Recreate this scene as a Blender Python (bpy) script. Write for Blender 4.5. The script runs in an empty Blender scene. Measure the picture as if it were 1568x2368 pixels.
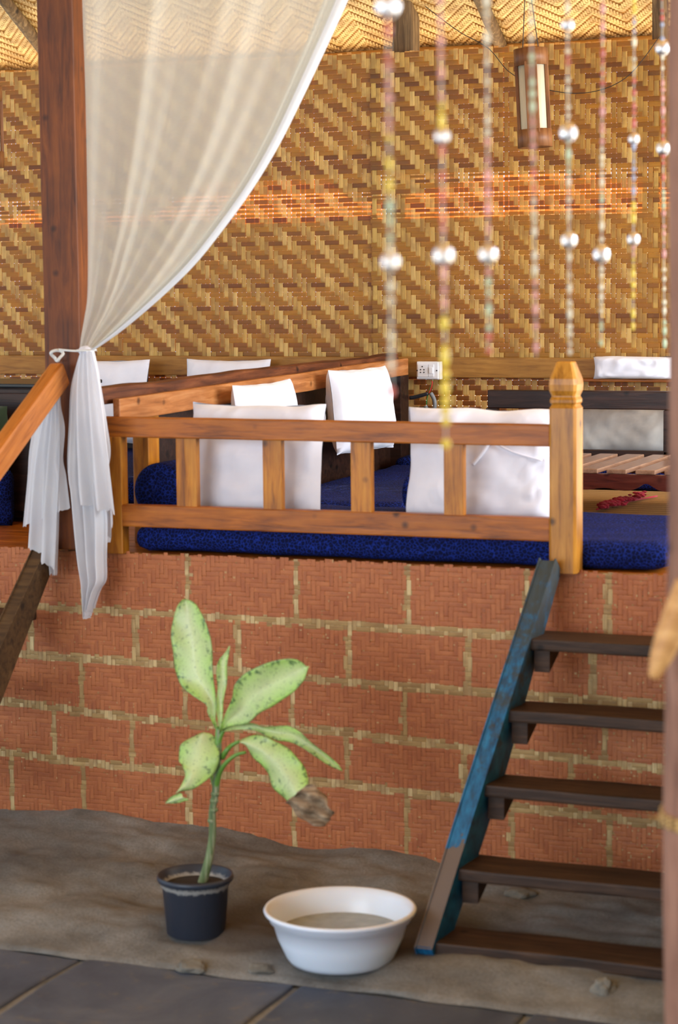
import bpy, bmesh, math, random
from mathutils import Vector, Matrix, noise
random.seed(7)
S = bpy.context.scene
COL = S.collection
V = Vector

# ------------------------------------------------------------------ camera
FPX, CX, CY = 5017.0, 784.0, 1184.0           # focal length in pixels of the 1568 x 2368 frame
PITCH = math.atan((CY - 650) / FPX); YAW = math.radians(22); ROLL = .0103
fwd = V((-math.sin(YAW)*math.cos(PITCH), math.cos(YAW)*math.cos(PITCH), -math.sin(PITCH)))
rgt = V((math.cos(YAW), math.sin(YAW), 0)); upv = rgt.cross(fwd)
R2 = rgt*math.cos(ROLL) - upv*math.sin(ROLL)
U2 = upv*math.cos(ROLL) + rgt*math.sin(ROLL)
CAM = V((3.012, -7.449, 2.244))
cd = bpy.data.cameras.new('camera'); co = bpy.data.objects.new('camera', cd); COL.objects.link(co)
M = Matrix((R2, U2, -fwd)).transposed().to_4x4(); M.translation = CAM
co.matrix_world = M
cd.sensor_width = 36; cd.lens = FPX/2368*36; cd.clip_end = 500; cd.clip_start = .05
cd.dof.use_dof = True; cd.dof.focus_distance = 10.6; cd.dof.aperture_fstop = cd.lens/26.0
S.camera = co

def ray(px, py): return fwd*FPX + R2*(px-CX) - U2*(py-CY)
def at(px, py, axis, val):                     # a picture point met with a plane of the room
    r = ray(px, py); return CAM + r*((val-CAM[axis])/r[axis])
def aty(px, py, y): return at(px, py, 1, y)
def atd(px, py, d): return CAM + ray(px, py)/FPX*d

# ------------------------------------------------------------------ light
w = bpy.data.worlds.new('sky'); S.world = w; w.use_nodes = True
bg = w.node_tree.nodes['Background']
bg.inputs[0].default_value = (.58, .77, 1, 1); bg.inputs[1].default_value = 1.6
sd = bpy.data.lights.new('sun', 'SUN'); sd.energy = 27; sd.angle = .009; sd.color = (1, .95, .86)
so = bpy.data.objects.new('sun', sd); COL.objects.link(so)
sun_dir = V((-.16, -1, -math.tan(math.radians(38))))        # sun stands behind the back wall
so.rotation_euler = sun_dir.to_track_quat('-Z', 'Y').to_euler(); so.location = (2, 20, 14)
def area(name, loc, aim, sx, sy, e, c):
    l = bpy.data.lights.new(name, 'AREA'); l.shape = 'RECTANGLE'; l.size = sx; l.size_y = sy; l.energy = e; l.color = c
    o = bpy.data.objects.new(name, l); COL.objects.link(o); o.location = loc
    o.rotation_euler = (V(aim)-V(loc)).to_track_quat('-Z', 'Y').to_euler(); return o
area('daylight_open_side', (5.6, .9, 2.9), (0, .9, 1.7), 4, 2.2, 560, (.90, .95, 1))
area('daylight_front', (-1.8, -9.6, 2.7), (0, 0, 1.2), 5, 2.4, 460, (.74, .86, 1))
S.view_settings.view_transform = 'Standard'; S.view_settings.look = 'None'
S.view_settings.gamma = 1; S.view_settings.use_curve_mapping = False
S.view_settings.exposure = 0.0

# ------------------------------------------------------------------ helpers
def sc(r, g, b, a=1):                          # sRGB 0-255 to linear
    f = lambda c: (c/255/12.92) if c/255 <= .04045 else ((c/255+.055)/1.055)**2.4
    return (f(r), f(g), f(b), a)
class NT:
    def __init__(s, name):
        s.m = bpy.data.materials.new(name); s.m.use_nodes = True; s.t = s.m.node_tree
        s.b = s.t.nodes['Principled BSDF']; s.out = s.t.nodes['Material Output']
    def n(s, typ, **kw):
        x = s.t.nodes.new(typ)
        for k, v in kw.items():
            if k.startswith('i_'): x.inputs[k[2:].replace('_', ' ')].default_value = v
            else: setattr(x, k, v)
        return x
    def l(s, a, b): s.t.links.new(a, b)
    def coord(s, scale=(1, 1, 1), rnd=True, kind='Object'):
        tc = s.n('ShaderNodeTexCoord'); mp = s.n('ShaderNodeMapping'); mp.inputs['Scale'].default_value = scale
        s.l(tc.outputs[kind], mp.inputs['Vector'])
        if rnd:
            oi = s.n('ShaderNodeObjectInfo'); mu = s.n('ShaderNodeMath', operation='MULTIPLY'); mu.inputs[1].default_value = 37
            s.l(oi.outputs['Random'], mu.inputs[0]); s.l(mu.outputs[0], mp.inputs['Location'])
        return mp.outputs[0]
    def noise(s, vec, scale=5, detail=4, rough=.6, dist=0):
        x = s.n('ShaderNodeTexNoise'); x.inputs['Scale'].default_value = scale; x.inputs['Detail'].default_value = detail
        x.inputs['Roughness'].default_value = rough; x.inputs['Distortion'].default_value = dist
        s.l(vec, x.inputs['Vector']); return x.outputs['Fac']
    def ramp(s, fac, *stops):
        r = s.n('ShaderNodeValToRGB'); e = r.color_ramp.elements
        while len(e) < len(stops): e.new(.5)
        for k, (p, c) in enumerate(stops): e[k].position = p; e[k].color = c
        s.l(fac, r.inputs[0]); return r.outputs[0]
    def mix(s, fac, a, b, mode='MIX'):
        x = s.n('ShaderNodeMix', data_type='RGBA', blend_type=mode)
        for i, v in ((0, fac), (6, a), (7, b)):
            if hasattr(v, 'is_linked'): s.l(v, x.inputs[i])
            else: x.inputs[i].default_value = v
        return x.outputs[2]
    def bump(s, h, strength=.3, dist=.01):
        x = s.n('ShaderNodeBump'); x.inputs['Strength'].default_value = strength; x.inputs['Distance'].default_value = dist
        s.l(h, x.inputs['Height']); s.l(x.outputs[0], s.b.inputs['Normal']); return x.outputs[0]
    def rnd(s): return s.n('ShaderNodeObjectInfo').outputs['Random']
BW = lambda v: (v, v, v, 1)

def wood(name, dark, mid, light, axis='X', rough=.4, grain=1.0, spots=True, bump=.25):
    t = NT(name); k = {'X': (1.2, 14, 14), 'Y': (14, 1.2, 14), 'Z': (14, 14, 1.2)}[axis]
    v = t.coord(k); a = t.noise(v, 3*grain, 6, .65, .6)
    c = t.ramp(a, (.25, dark), (.5, mid), (.75, light))
    b = t.noise(t.coord((1, 1, 1)), 4, 3, .6)
    c = t.mix(t.ramp(b, (.35, BW(.35)), (.65, BW(0))), c, dark)
    if spots:
        vo = t.n('ShaderNodeTexVoronoi'); vo.inputs['Scale'].default_value = 7
        t.l(t.coord((1, 1, 1)), vo.inputs['Vector'])
        c = t.mix(t.ramp(vo.outputs['Distance'], (.05, BW(.85)), (.14, BW(0))), c, tuple(x*.35 for x in dark[:3])+(1,))
    t.l(c, t.b.inputs['Base Color']); t.b.inputs['Roughness'].default_value = rough; t.b.inputs['Specular IOR Level'].default_value = .32
    t.bump(a, bump, .004); return t.m
def fabric(name, base, dark, rough=.9, sheen=.2, trans=0, weave=900):
    t = NT(name); a = t.noise(t.coord((1, 1, 1)), 5, 4, .6)
    c = t.ramp(a, (.3, dark), (.65, base)); t.l(c, t.b.inputs['Base Color'])
    t.b.inputs['Roughness'].default_value = rough; t.b.inputs['Sheen Weight'].default_value = sheen
    t.bump(t.noise(t.coord((1, 1, 1)), weave, 2, .5), .15, .001)
    return t.m
def plain(name, col, rough=.5, metal=0, var=.12, scale=12):
    t = NT(name); a = t.noise(t.coord((1, 1, 1)), scale, 4, .6)
    lo = tuple(x*(1-var*2) for x in col[:3])+(1,)
    t.l(t.ramp(a, (.3, lo), (.65, col)), t.b.inputs['Base Color'])
    t.b.inputs['Roughness'].default_value = rough; t.b.inputs['Metallic'].default_value = metal; return t.m

def link(name, me, mat, parent=None, loc=None, rot=None):
    o = bpy.data.objects.new(name, me); COL.objects.link(o)
    if mat is not None and not me.materials:
        for m in (mat if isinstance(mat, (list, tuple)) else [mat]): me.materials.append(m)
    if loc is not None: o.location = loc
    if rot is not None: o.rotation_euler = rot
    if parent is not None: o.parent = parent
    return o
def pyd(name, vs, fs, smooth=False):
    me = bpy.data.meshes.new(name); me.from_pydata([tuple(v) for v in vs], [], fs); me.update()
    if smooth: me.polygons.foreach_set('use_smooth', [True]*len(me.polygons))
    return me
def tag(o, label=None, cat=None, group=None, kind=None):
    if label: o['label'] = label
    if cat: o['category'] = cat
    if group: o['group'] = group
    if kind: o['kind'] = kind
    return o
def thing(name, label, cat, loc=(0, 0, 0), rot=(0, 0, 0), group=None):
    o = bpy.data.objects.new(name, None); COL.objects.link(o); o.location = loc; o.rotation_euler = rot
    o.empty_display_size = .1
    return tag(o, label, cat, group)
def bm_mesh(name, bm, smooth=False):
    bmesh.ops.recalc_face_normals(bm, faces=bm.faces)
    me = bpy.data.meshes.new(name); bm.to_mesh(me); bm.free()
    if smooth: me.polygons.foreach_set('use_smooth', [True]*len(me.polygons))
    return me
def add_box(bm, lo, hi, bev=.004):
    lo, hi = V(lo), V(hi); c = (lo+hi)/2; s = hi-lo
    r = bmesh.ops.create_cube(bm, size=1, matrix=Matrix.Translation(c) @ Matrix.Diagonal((s.x, s.y, s.z, 1)))
    if bev:
        ed = list({e for v in r['verts'] for e in v.link_edges})
        bmesh.ops.bevel(bm, geom=ed, offset=min(bev, min(s)*.3), segments=2, affect='EDGES', profile=.6)
def box(name, lo, hi, mat, parent=None, bev=.004, cut=0, rough=0):
    """box in the parent's space; with cut > 0 it is subdivided along its long side and made slightly uneven"""
    bm = bmesh.new(); add_box(bm, lo, hi, bev)
    if rough:
        s = V(hi)-V(lo); ax = max(range(3), key=lambda i: s[i])
        n = max(4, int(s[ax]/.06))
        for i in range(1, n):
            p = V(lo); p[ax] += s[ax]*i/n; nn = V((0, 0, 0)); nn[ax] = 1
            bmesh.ops.bisect_plane(bm, geom=bm.verts[:]+bm.edges[:]+bm.faces[:], plane_co=p, plane_no=nn)
        off = V((random.random()*50, random.random()*50, 0))
        for v in bm.verts:
            d = noise.noise_vector((v.co+off)*4)*rough; d[ax] *= .3; v.co += d
    return link(name, bm_mesh(name, bm), mat, parent)
def beam(name, a, b, wx, wz, mat, parent=None, up=(0, 0, 1), bev=.005, rough=0):
    """square bar from a to b (parent's space); its local X runs along it"""
    a, b = V(a), V(b); d = b-a; L = d.length; x = d.normalized(); z = (V(up)-x*V(up).dot(x)).normalized(); y = z.cross(x)
    o = box(name, (0, -wx/2, -wz/2), (L, wx/2, wz/2), mat, parent, bev, rough=rough)
    m = Matrix((x, y, z)).transposed().to_4x4(); m.translation = a; o.matrix_local = m
    return o
def tube_mesh(name, pts, rad, seg=10, cap=True, jit=0):
    pts = [V(p) for p in pts]; n = len(pts)
    rads = rad if isinstance(rad, (list, tuple)) else [rad]*n
    vs = []; fs = []; prev = None
    for i, p in enumerate(pts):
        t = (pts[min(i+1, n-1)]-pts[max(i-1, 0)]).normalized()
        if prev is None:
            u = t.cross(V((0, 0, 1)));
            if u.length < .1: u = t.cross(V((1, 0, 0)))
        else: u = prev-t*prev.dot(t)
        u.normalize(); prev = u; w_ = t.cross(u)
        for k in range(seg):
            a = 2*math.pi*k/seg; r = rads[i]*(1+jit*(random.random()-.5))
            vs.append(p+(u*math.cos(a)+w_*math.sin(a))*r)
    for i in range(n-1):
        for k in range(seg):
            k2 = (k+1) % seg; fs.append((i*seg+k, i*seg+k2, (i+1)*seg+k2, (i+1)*seg+k))
    if cap: fs.append(tuple(range(seg-1, -1, -1))); fs.append(tuple((n-1)*seg+k for k in range(seg)))
    return pyd(name, vs, fs, True)
def spline(pts, n):
    pts = [V(p) for p in pts]; L = [0]
    for a, b in zip(pts, pts[1:]): L.append(L[-1]+(b-a).length)
    out = []
    for i in range(n):
        s = L[-1]*i/(n-1); k = 0
        while k < len(pts)-2 and s > L[k+1]: k += 1
        f = (s-L[k])/max(L[k+1]-L[k], 1e-9)
        p0, p1, p2, p3 = pts[max(k-1, 0)], pts[k], pts[k+1], pts[min(k+2, len(pts)-1)]
        m1, m2 = (p2-p0)*.5, (p3-p1)*.5
        out.append(p1*(2*f**3-3*f*f+1)+m1*(f**3-2*f*f+f)+p2*(-2*f**3+3*f*f)+m2*(f**3-f*f))
    return out
def tube(name, pts, rad, mat, parent=None, seg=10, n=None, jit=0):
    if n: pts = spline(pts, n)
    if n and isinstance(rad, (list, tuple)):
        rr = []
        for i in range(n):
            f = i/(n-1)*(len(rad)-1); k = min(int(f), len(rad)-2); rr.append(rad[k]+(rad[k+1]-rad[k])*(f-k))
        rad = rr
    return link(name, tube_mesh(name, pts, rad, seg, jit=jit), mat, parent)
def lathe(name, prof, mat, parent=None, seg=48, loc=None, closed=False):
    vs = []; fs = []; n = len(prof)
    for r, z in prof:
        for k in range(seg):
            a = 2*math.pi*k/seg; vs.append((r*math.cos(a), r*math.sin(a), z))
    for i in range(n-1):
        for k in range(seg):
            k2 = (k+1) % seg; fs.append((i*seg+k, i*seg+k2, (i+1)*seg+k2, (i+1)*seg+k))
    if prof[0][0] > 1e-5: fs.append(tuple(range(seg-1, -1, -1)))
    if prof[-1][0] > 1e-5 and not closed: fs.append(tuple((n-1)*seg+k for k in range(seg)))
    me = pyd(name, vs, fs, True)
    bm = bmesh.new(); bm.from_mesh(me); bmesh.ops.remove_doubles(bm, verts=bm.verts, dist=1e-6)
    bmesh.ops.recalc_face_normals(bm, faces=bm.faces); bm.to_mesh(me); bm.free()
    return link(name, me, mat, parent, loc)
def cushion_mesh(name, w, h, t, n=22, p=.5, wr=.008, seed=0, pinch=.06, boxy=0):
    """stuffed cushion in the XZ plane, base at z = 0, thickness t along Y"""
    vs = []; fs = []; off = V((seed*7.3, seed*3.1, seed*1.7))
    for side in (-1, 1):
        for j in range(n+1):
            for i in range(n+1):
                u = -1+2*i/n; v = -1+2*j/n
                u = math.copysign(abs(u)**.8, u); v = math.copysign(abs(v)**.8, v)
                e = max(0, (1-abs(u)**(3+boxy)))*max(0, (1-abs(v)**(3+boxy)))
                d = t/2*(e**p)
                px = u*w/2*(1-pinch*(1-v*v)*abs(u)); pz = v*h/2*(1-pinch*(1-u*u)*abs(v))
                q = V((px*5, side*3, pz*5))+off
                edge = 1-e
                wz = noise.noise(q)*wr + abs(noise.noise(V((px*(9+6*edge), side, pz*(9-3*edge)))*1.6+off))*wr*1.6
                crease = (.5-abs(noise.noise(V((px*3+pz*7, pz*2-px, seed+side)))))*wr
                vs.append((px+noise.noise(q*1.3)*wr*.6, side*(d+(wz+crease)*(e**.3)), pz+h/2+noise.noise(q*1.7+V((9, 9, 9)))*wr*.6))
    m = (n+1)**2
    for s in (0, 1):
        for j in range(n):
            for i in range(n):
                a = s*m+j*(n+1)+i; f = (a, a+1, a+n+2, a+n+1); fs.append(f if s == 0 else f[::-1])
    me = pyd(name, vs, fs, True)
    bm = bmesh.new(); bm.from_mesh(me); bmesh.ops.remove_doubles(bm, verts=bm.verts, dist=.0012)
    bmesh.ops.recalc_face_normals(bm, faces=bm.faces); bm.to_mesh(me); bm.free()
    me.polygons.foreach_set('use_smooth', [True]*len(me.polygons))
    return me
def rbox_mesh(name, lo, hi, r, n=24, wr=.006, seed=0):
    """soft rounded block (mattress, box cushion)"""
    lo, hi = V(lo), V(hi); c = (lo+hi)/2; s = (hi-lo)/2
    bm = bmesh.new(); bmesh.ops.create_cube(bm, size=2)
    bmesh.ops.subdivide_edges(bm, edges=bm.edges[:], cuts=n, use_grid_fill=True)
    off = V((seed*5.1, seed*2.3, seed))
    for v in bm.verts:
        p = V(((math.copysign(abs(v.co[i])**.75, v.co[i]))*s[i] for i in range(3)))
        q = V((max(-s[i]+r, min(s[i]-r, p[i])) for i in range(3))); d = p-q
        if d.length > 1e-6: p = q+d.normalized()*r
        nn = V((p[i]/s[i] for i in range(3)))
        p += nn*(noise.noise(p*6+off)*wr+abs(noise.noise(p*13+off))*wr*.8)
        v.co = p+c
    return bm_mesh(name, bm, True)
def loft(name, A, B, n, m, depth, mat, parent=None, thick=.0012, uv=True):
    """sheet between two outlines; depth(s, t) moves it along Y"""
    A, B = spline(A, n), spline(B, n); vs = []; fs = []; uvs = []
    for i in range(n):
        for j in range(m):
            s = j/(m-1); t = i/(n-1); p = A[i].lerp(B[i], s); vs.append(p+V((0, depth(s, t), 0))); uvs.append((s, t))
    for i in range(n-1):
        for j in range(m-1): a = i*m+j; fs.append((a, a+1, a+m+1, a+m))
    me = pyd(name, vs, fs, True); ul = me.uv_layers.new(name='uv')
    for lp in me.loops: ul.data[lp.index].uv = uvs[lp.vertex_index]
    o = link(name, me, mat, parent)
    if thick: md = o.modifiers.new('thickness', 'SOLIDIFY'); md.thickness = thick; md.offset = 0
    return o

# ------------------------------------------------------------------ materials
def bamboo_strip(name, stops, along, rough=.5, trans=.30, painted=False, dots=False):
    t = NT(name); k = (160, 160, 7) if along == 'Z' else (7, 160, 160)
    g = t.noise(t.coord(k), 1, 4, .6); r = t.rnd()
    c = t.ramp(r, *stops); c = t.mix(t.ramp(g, (.3, BW(.45)), (.62, BW(0))), c, (c0 := (.13, .06, .012, 1)))
    blot = t.noise(t.coord((3, 3, 3)), 3, 3, .6)
    c = t.mix(t.ramp(blot, (.38, BW(.5)), (.55, BW(0))), c, (.2, .09, .016, 1))
    if painted:
        at_ = t.n('ShaderNodeAttribute', attribute_name='paint')
        pn = t.noise(t.coord((1, 1, 1)), 9, 4, .65)
        pc = t.ramp(pn, (.3, (.34, .086, .020, 1)), (.7, (.49, .155, .042, 1)))
        pc = t.mix(t.ramp(g, (.28, BW(.45)), (.45, BW(0))), pc, (.14, .03, .012, 1))
        c = t.mix(at_.outputs['Fac'], c, pc)
    t.l(c, t.b.inputs['Base Color']); t.b.inputs['Roughness'].default_value = rough
    t.bump(g, .2, .001)
    if trans:
        tr = t.n('ShaderNodeBsdfTranslucent'); mx = t.n('ShaderNodeMixShader'); mx.inputs[0].default_value = trans
        tr.inputs[0].default_value = (1, .43, .09, 1)
        t.l(t.b.outputs[0], mx.inputs[1]); t.l(tr.outputs[0], mx.inputs[2]); t.l(mx.outputs[0], t.out.inputs[0])
    return t.m
M_V = bamboo_strip('bamboo_pale', [(0, sc(184, 144, 62)), (.3, sc(218, 182, 92)), (.6, sc(228, 196, 114)), (.85, sc(202, 164, 78)), (1, sc(166, 124, 46))], 'Z')
M_H = bamboo_strip('bamboo_tan', [(0, sc(92, 56, 10)), (.2, sc(160, 110, 20)), (.55, sc(178, 126, 28)), (.8, sc(146, 94, 14)), (1, sc(108, 66, 10))], 'X')
M_PV = bamboo_strip('painted_bamboo_upright', [(0, sc(180, 148, 90)), (.5, sc(222, 196, 140)), (1, sc(200, 168, 108))], 'Z', .6, 0, True)
M_PH = bamboo_strip('painted_bamboo_across', [(0, sc(150, 118, 62)), (.5, sc(196, 164, 104)), (1, sc(168, 134, 76))], 'X', .6, 0, True)
M_CEIL = bamboo_strip('ceiling_bamboo', [(0, sc(238, 204, 134)), (1, sc(244, 214, 150))], 'X', .5, .1)
M_RAIL = wood('varnished_wood', sc(84, 38, 6), sc(172, 94, 14), sc(196, 116, 24), 'X', .4)
M_RAILZ = wood('varnished_wood_upright', sc(92, 44, 8), sc(184, 112, 22), sc(214, 146, 44), 'Z', .36)
M_NEWEL = wood('honey_wood', sc(104, 58, 14), sc(184, 122, 40), sc(208, 148, 60), 'Z', .32)
M_POST = wood('red_brown_wood', sc(48, 20, 6), sc(112, 56, 14), sc(138, 74, 20), 'Z', .55)
M_HAND = wood('polished_rail_wood', sc(128, 64, 18), sc(188, 112, 46), sc(206, 130, 60), 'X', .34, spots=False)
M_LOG = wood('old_log', sc(44, 20, 10), sc(104, 54, 26), sc(140, 84, 46), 'X', .6, bump=.5)
M_PLANK = wood('orange_plank', sc(120, 68, 30), sc(178, 112, 60), sc(208, 148, 94), 'X', .4)
M_WALLPL = wood('wall_plank', sc(110, 70, 24), sc(164, 112, 44), sc(186, 134, 62), 'X', .5)
M_DARK = wood('dark_wood', sc(22, 12, 8), sc(48, 28, 20), sc(72, 46, 34), 'X', .4)
M_TREAD = wood('tread_wood', sc(26, 16, 10), sc(62, 42, 28), sc(92, 66, 46), 'X', .6, bump=.5)
M_TABLE = wood('table_wood', sc(50, 20, 14), sc(88, 40, 30), sc(110, 58, 44), 'X', .22)
M_SLAT = wood('slat_wood', sc(120, 86, 66), sc(160, 124, 100), sc(184, 150, 124), 'Y', .18, spots=False)
M_GREYWOOD = wood('weathered_wood', sc(46, 32, 18), sc(104, 78, 48), sc(150, 122, 84), 'Z', .7, bump=.5)
M_STRING = wood('brown_stringer', sc(40, 26, 14), sc(88, 62, 34), sc(112, 84, 50), 'X', .7, bump=.5)
M_WHITE = fabric('white_cotton', (.80, .80, .87, 1), (.73, .72, .79, 1))
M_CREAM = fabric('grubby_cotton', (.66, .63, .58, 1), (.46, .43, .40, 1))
M_FOREPOST = wood('foreground_post_wood', sc(84, 52, 40), sc(146, 104, 84), sc(164, 122, 100), 'Z', .7, bump=.5)

t = NT('blue_paint_wood'); v = t.coord((2, 2, 2)); a = t.noise(v, 5, 6, .7); g = t.noise(t.coord((30, 9, 9)), 2, 4, .6)
c = t.ramp(g, (.3, sc(8, 60, 92)), (.55, sc(18, 100, 144)), (.8, sc(36, 130, 176)))
tc = t.n('ShaderNodeTexCoord'); sp = t.n('ShaderNodeSeparateXYZ'); t.l(tc.outputs['Object'], sp.inputs[0])
tp = t.n('ShaderNodeMath', operation='MULTIPLY_ADD'); t.l(sp.outputs[2], tp.inputs[0]); tp.inputs[1].default_value = .42; t.l(a, tp.inputs[2])
c = t.mix(t.ramp(tp.outputs[0], (.78, BW(0)), (.93, BW(.85))), c, sc(58, 58, 44))         # worn, dirty upper end
c = t.mix(t.ramp(a, (.32, BW(.8)), (.42, BW(0))), c, sc(54, 52, 38))
ge = t.n('ShaderNodeNewGeometry'); sn = t.n('ShaderNodeSeparateXYZ'); t.l(ge.outputs['Normal'], sn.inputs[0])
mz = t.n('ShaderNodeMath', operation='MULTIPLY_ADD'); t.l(a, mz.inputs[0]); mz.inputs[1].default_value = .3; t.l(sp.outputs[2], mz.inputs[2])
fz = t.n('ShaderNodeMath', operation='LESS_THAN'); t.l(mz.outputs[0], fz.inputs[0]); fz.inputs[1].default_value = .48
fn = t.n('ShaderNodeMath', operation='GREATER_THAN'); t.l(sn.outputs[2], fn.inputs[0]); fn.inputs[1].default_value = .35
fm = t.n('ShaderNodeMath', operation='MULTIPLY'); t.l(fz.outputs[0], fm.inputs[0]); t.l(fn.outputs[0], fm.inputs[1])
c = t.mix(fm.outputs[0], c, sc(104, 88, 78))                                                # bare wood on the foot's front edge
t.l(c, t.b.inputs['Base Color']); t.b.inputs['Roughness'].default_value = .55; t.bump(a, .4, .004); M_BLUE = t.m

t = NT('navy_print'); v = t.coord((1, 1, 1), False)
vo = t.n('ShaderNodeTexVoronoi', feature='DISTANCE_TO_EDGE'); vo.inputs['Scale'].default_value = 70; t.l(v, vo.inputs['Vector'])
nz = t.noise(v, 40, 3, .7, 2.5)
c = t.mix(t.ramp(vo.outputs['Distance'], (.04, BW(1)), (.1, BW(0))), sc(14, 20, 58), sc(28, 50, 138))
c = t.mix(t.ramp(nz, (.5, BW(0)), (.6, BW(.7))), c, sc(14, 16, 44))
t.l(c, t.b.inputs['Base Color']); t.b.inputs['Roughness'].default_value = .85; t.b.inputs['Specular IOR Level'].default_value = .1; M_NAVY = t.m

t = NT('sheer_cotton'); tc = t.coord((1, 1, 1), False)
ns = t.noise(t.coord((60, 60, 900), False), 1, 2, .5)
df = t.n('ShaderNodeBsdfDiffuse'); df.inputs[0].default_value = (.64, .63, .57, 1)
tl = t.n('ShaderNodeBsdfTranslucent'); tl.inputs[0].default_value = (.70, .67, .57, 1)
tp = t.n('ShaderNodeBsdfTransparent')
m1 = t.n('ShaderNodeMixShader'); m1.inputs[0].default_value = .42; t.l(df.outputs[0], m1.inputs[1]); t.l(tl.outputs[0], m1.inputs[2])
m2 = t.n('ShaderNodeMixShader'); mr = t.n('ShaderNodeMapRange'); mr.inputs['To Min'].default_value = .74; mr.inputs['To Max'].default_value = .86
t.l(ns, mr.inputs['Value']); t.l(mr.outputs[0], m2.inputs[0]); t.l(tp.outputs[0], m2.inputs[1]); t.l(m1.outputs[0], m2.inputs[2])
t.l(m2.outputs[0], t.out.inputs[0]); M_SHEER = t.m

t = NT('white_muslin'); t.l(t.ramp(t.noise(t.coord((1, 1, 1), False), 6, 3, .6), (.3, (.80, .80, .84, 1)), (.7, (.88, .88, .90, 1))), t.b.inputs['Base Color']); t.b.inputs['Roughness'].default_value = .9
tl = t.n('ShaderNodeBsdfTranslucent'); tl.inputs[0].default_value = (.86, .86, .88, 1); tp = t.n('ShaderNodeBsdfTransparent')
m1 = t.n('ShaderNodeMixShader'); m1.inputs[0].default_value = .35; t.l(t.b.outputs[0], m1.inputs[1]); t.l(tl.outputs[0], m1.inputs[2])
m2 = t.n('ShaderNodeMixShader'); m2.inputs[0].default_value = .95; t.l(tp.outputs[0], m2.inputs[1]); t.l(m1.outputs[0], m2.inputs[2])
t.l(m2.outputs[0], t.out.inputs[0]); M_MUSLIN = t.m
t = NT('sand'); v = t.coord((1, 1, 1), False); a = t.noise(v, 3, 8, .65); f = t.noise(v, 90, 6, .7)
c = t.ramp(a, (.3, sc(92, 90, 86)), (.5, sc(128, 126, 121)), (.7, sc(154, 152, 147)))
c = t.mix(t.ramp(f, (.3, BW(.35)), (.6, BW(0))), c, sc(66, 54, 40))
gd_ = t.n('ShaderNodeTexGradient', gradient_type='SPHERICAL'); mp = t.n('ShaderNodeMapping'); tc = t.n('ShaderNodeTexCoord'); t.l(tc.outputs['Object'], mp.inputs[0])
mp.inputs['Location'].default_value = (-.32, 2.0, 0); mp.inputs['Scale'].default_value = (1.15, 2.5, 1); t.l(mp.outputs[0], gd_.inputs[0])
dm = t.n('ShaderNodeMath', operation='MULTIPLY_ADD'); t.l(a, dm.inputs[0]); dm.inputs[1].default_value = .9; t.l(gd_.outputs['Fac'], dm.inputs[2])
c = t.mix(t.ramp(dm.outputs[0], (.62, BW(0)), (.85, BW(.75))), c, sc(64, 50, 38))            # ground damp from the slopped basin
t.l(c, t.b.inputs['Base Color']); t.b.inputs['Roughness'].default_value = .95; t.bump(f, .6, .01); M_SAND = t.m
t = NT('slate'); v = t.coord((1, 1, 1)); a = t.noise(v, 2.5, 8, .62, .8); f = t.noise(v, 14, 8, .7)
c = t.ramp(a, (.3, sc(58, 66, 82)), (.55, sc(80, 88, 104)), (.75, sc(100, 106, 118)))
c = t.mix(t.ramp(f, (.55, BW(0)), (.72, BW(.5))), c, sc(128, 116, 98))
t.l(c, t.b.inputs['Base Color']); t.b.inputs['Roughness'].default_value = .7; t.bump(f, .4, .008); M_SLATE = t.m
M_EARTH = plain('bright_sandy_ground', sc(206, 196, 172), .95, scale=2)
M_THATCH = wood('thatch', sc(60, 44, 24), sc(110, 84, 46), sc(140, 110, 66), 'Y', .9)
M_BPLASTIC = plain('black_plastic', sc(44, 48, 58), .38, var=.1)
M_CORD = plain('white_cord', (.75, .73, .68, 1), .8)
M_DCORD = plain('dark_wire', sc(50, 40, 30), .6)

# ------------------------------------------------------------------ setting: ground
# sand bank against the platform wall, slate slabs in front of it
def sand_z(x, y):
    f = max(0, min(1, (y+1.22)/1.22))
    base = .012+.03*min(1, f*6)+.062*f**1.3
    hump = .05*math.exp(-((x+.85)/.5)**2)*f**1.5 + .03*math.exp(-((x+1.6)/.6)**2)*f
    fore = .03*math.exp(-((x-.95)/.35)**2-((y+1.0)/.12)**2)
    hol = -.02*math.exp(-((x-.05)/.3)**2-((y+.75)/.22)**2)
    rip = noise.noise(V((x*3.2, y*5, 0)))*.030*min(1, f*3+.12)+noise.noise(V((x*11, y*14, 3)))*.012*min(1, f*4+.3)+noise.noise(V((x*33, y*33, 5)))*.003
    return base+hump+fore+hol+rip
NX, NY = 200, 90; vs = []; fs = []
for j in range(NY+1):
    for i in range(NX+1):
        x = -3+6.4*i/NX; y = -1.24+1.34*j/NY
        if j == 0: y += .03*noise.noise(V((x*4, 0, 7)))
        vs.append((x, y, sand_z(x, y) if j else .0))
for j in range(NY):
    for i in range(NX): a = j*(NX+1)+i; fs.append((a, a+1, a+NX+2, a+NX+1))
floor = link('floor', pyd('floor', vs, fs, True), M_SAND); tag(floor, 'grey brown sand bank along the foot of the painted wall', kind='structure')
bm = bmesh.new(); add_box(bm, (-3.6, -7.2, -.14), (4.6, 0, -.010), 0)
ob = link('sand_bed', bm_mesh('sand_bed', bm), M_SAND, floor)
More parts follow.
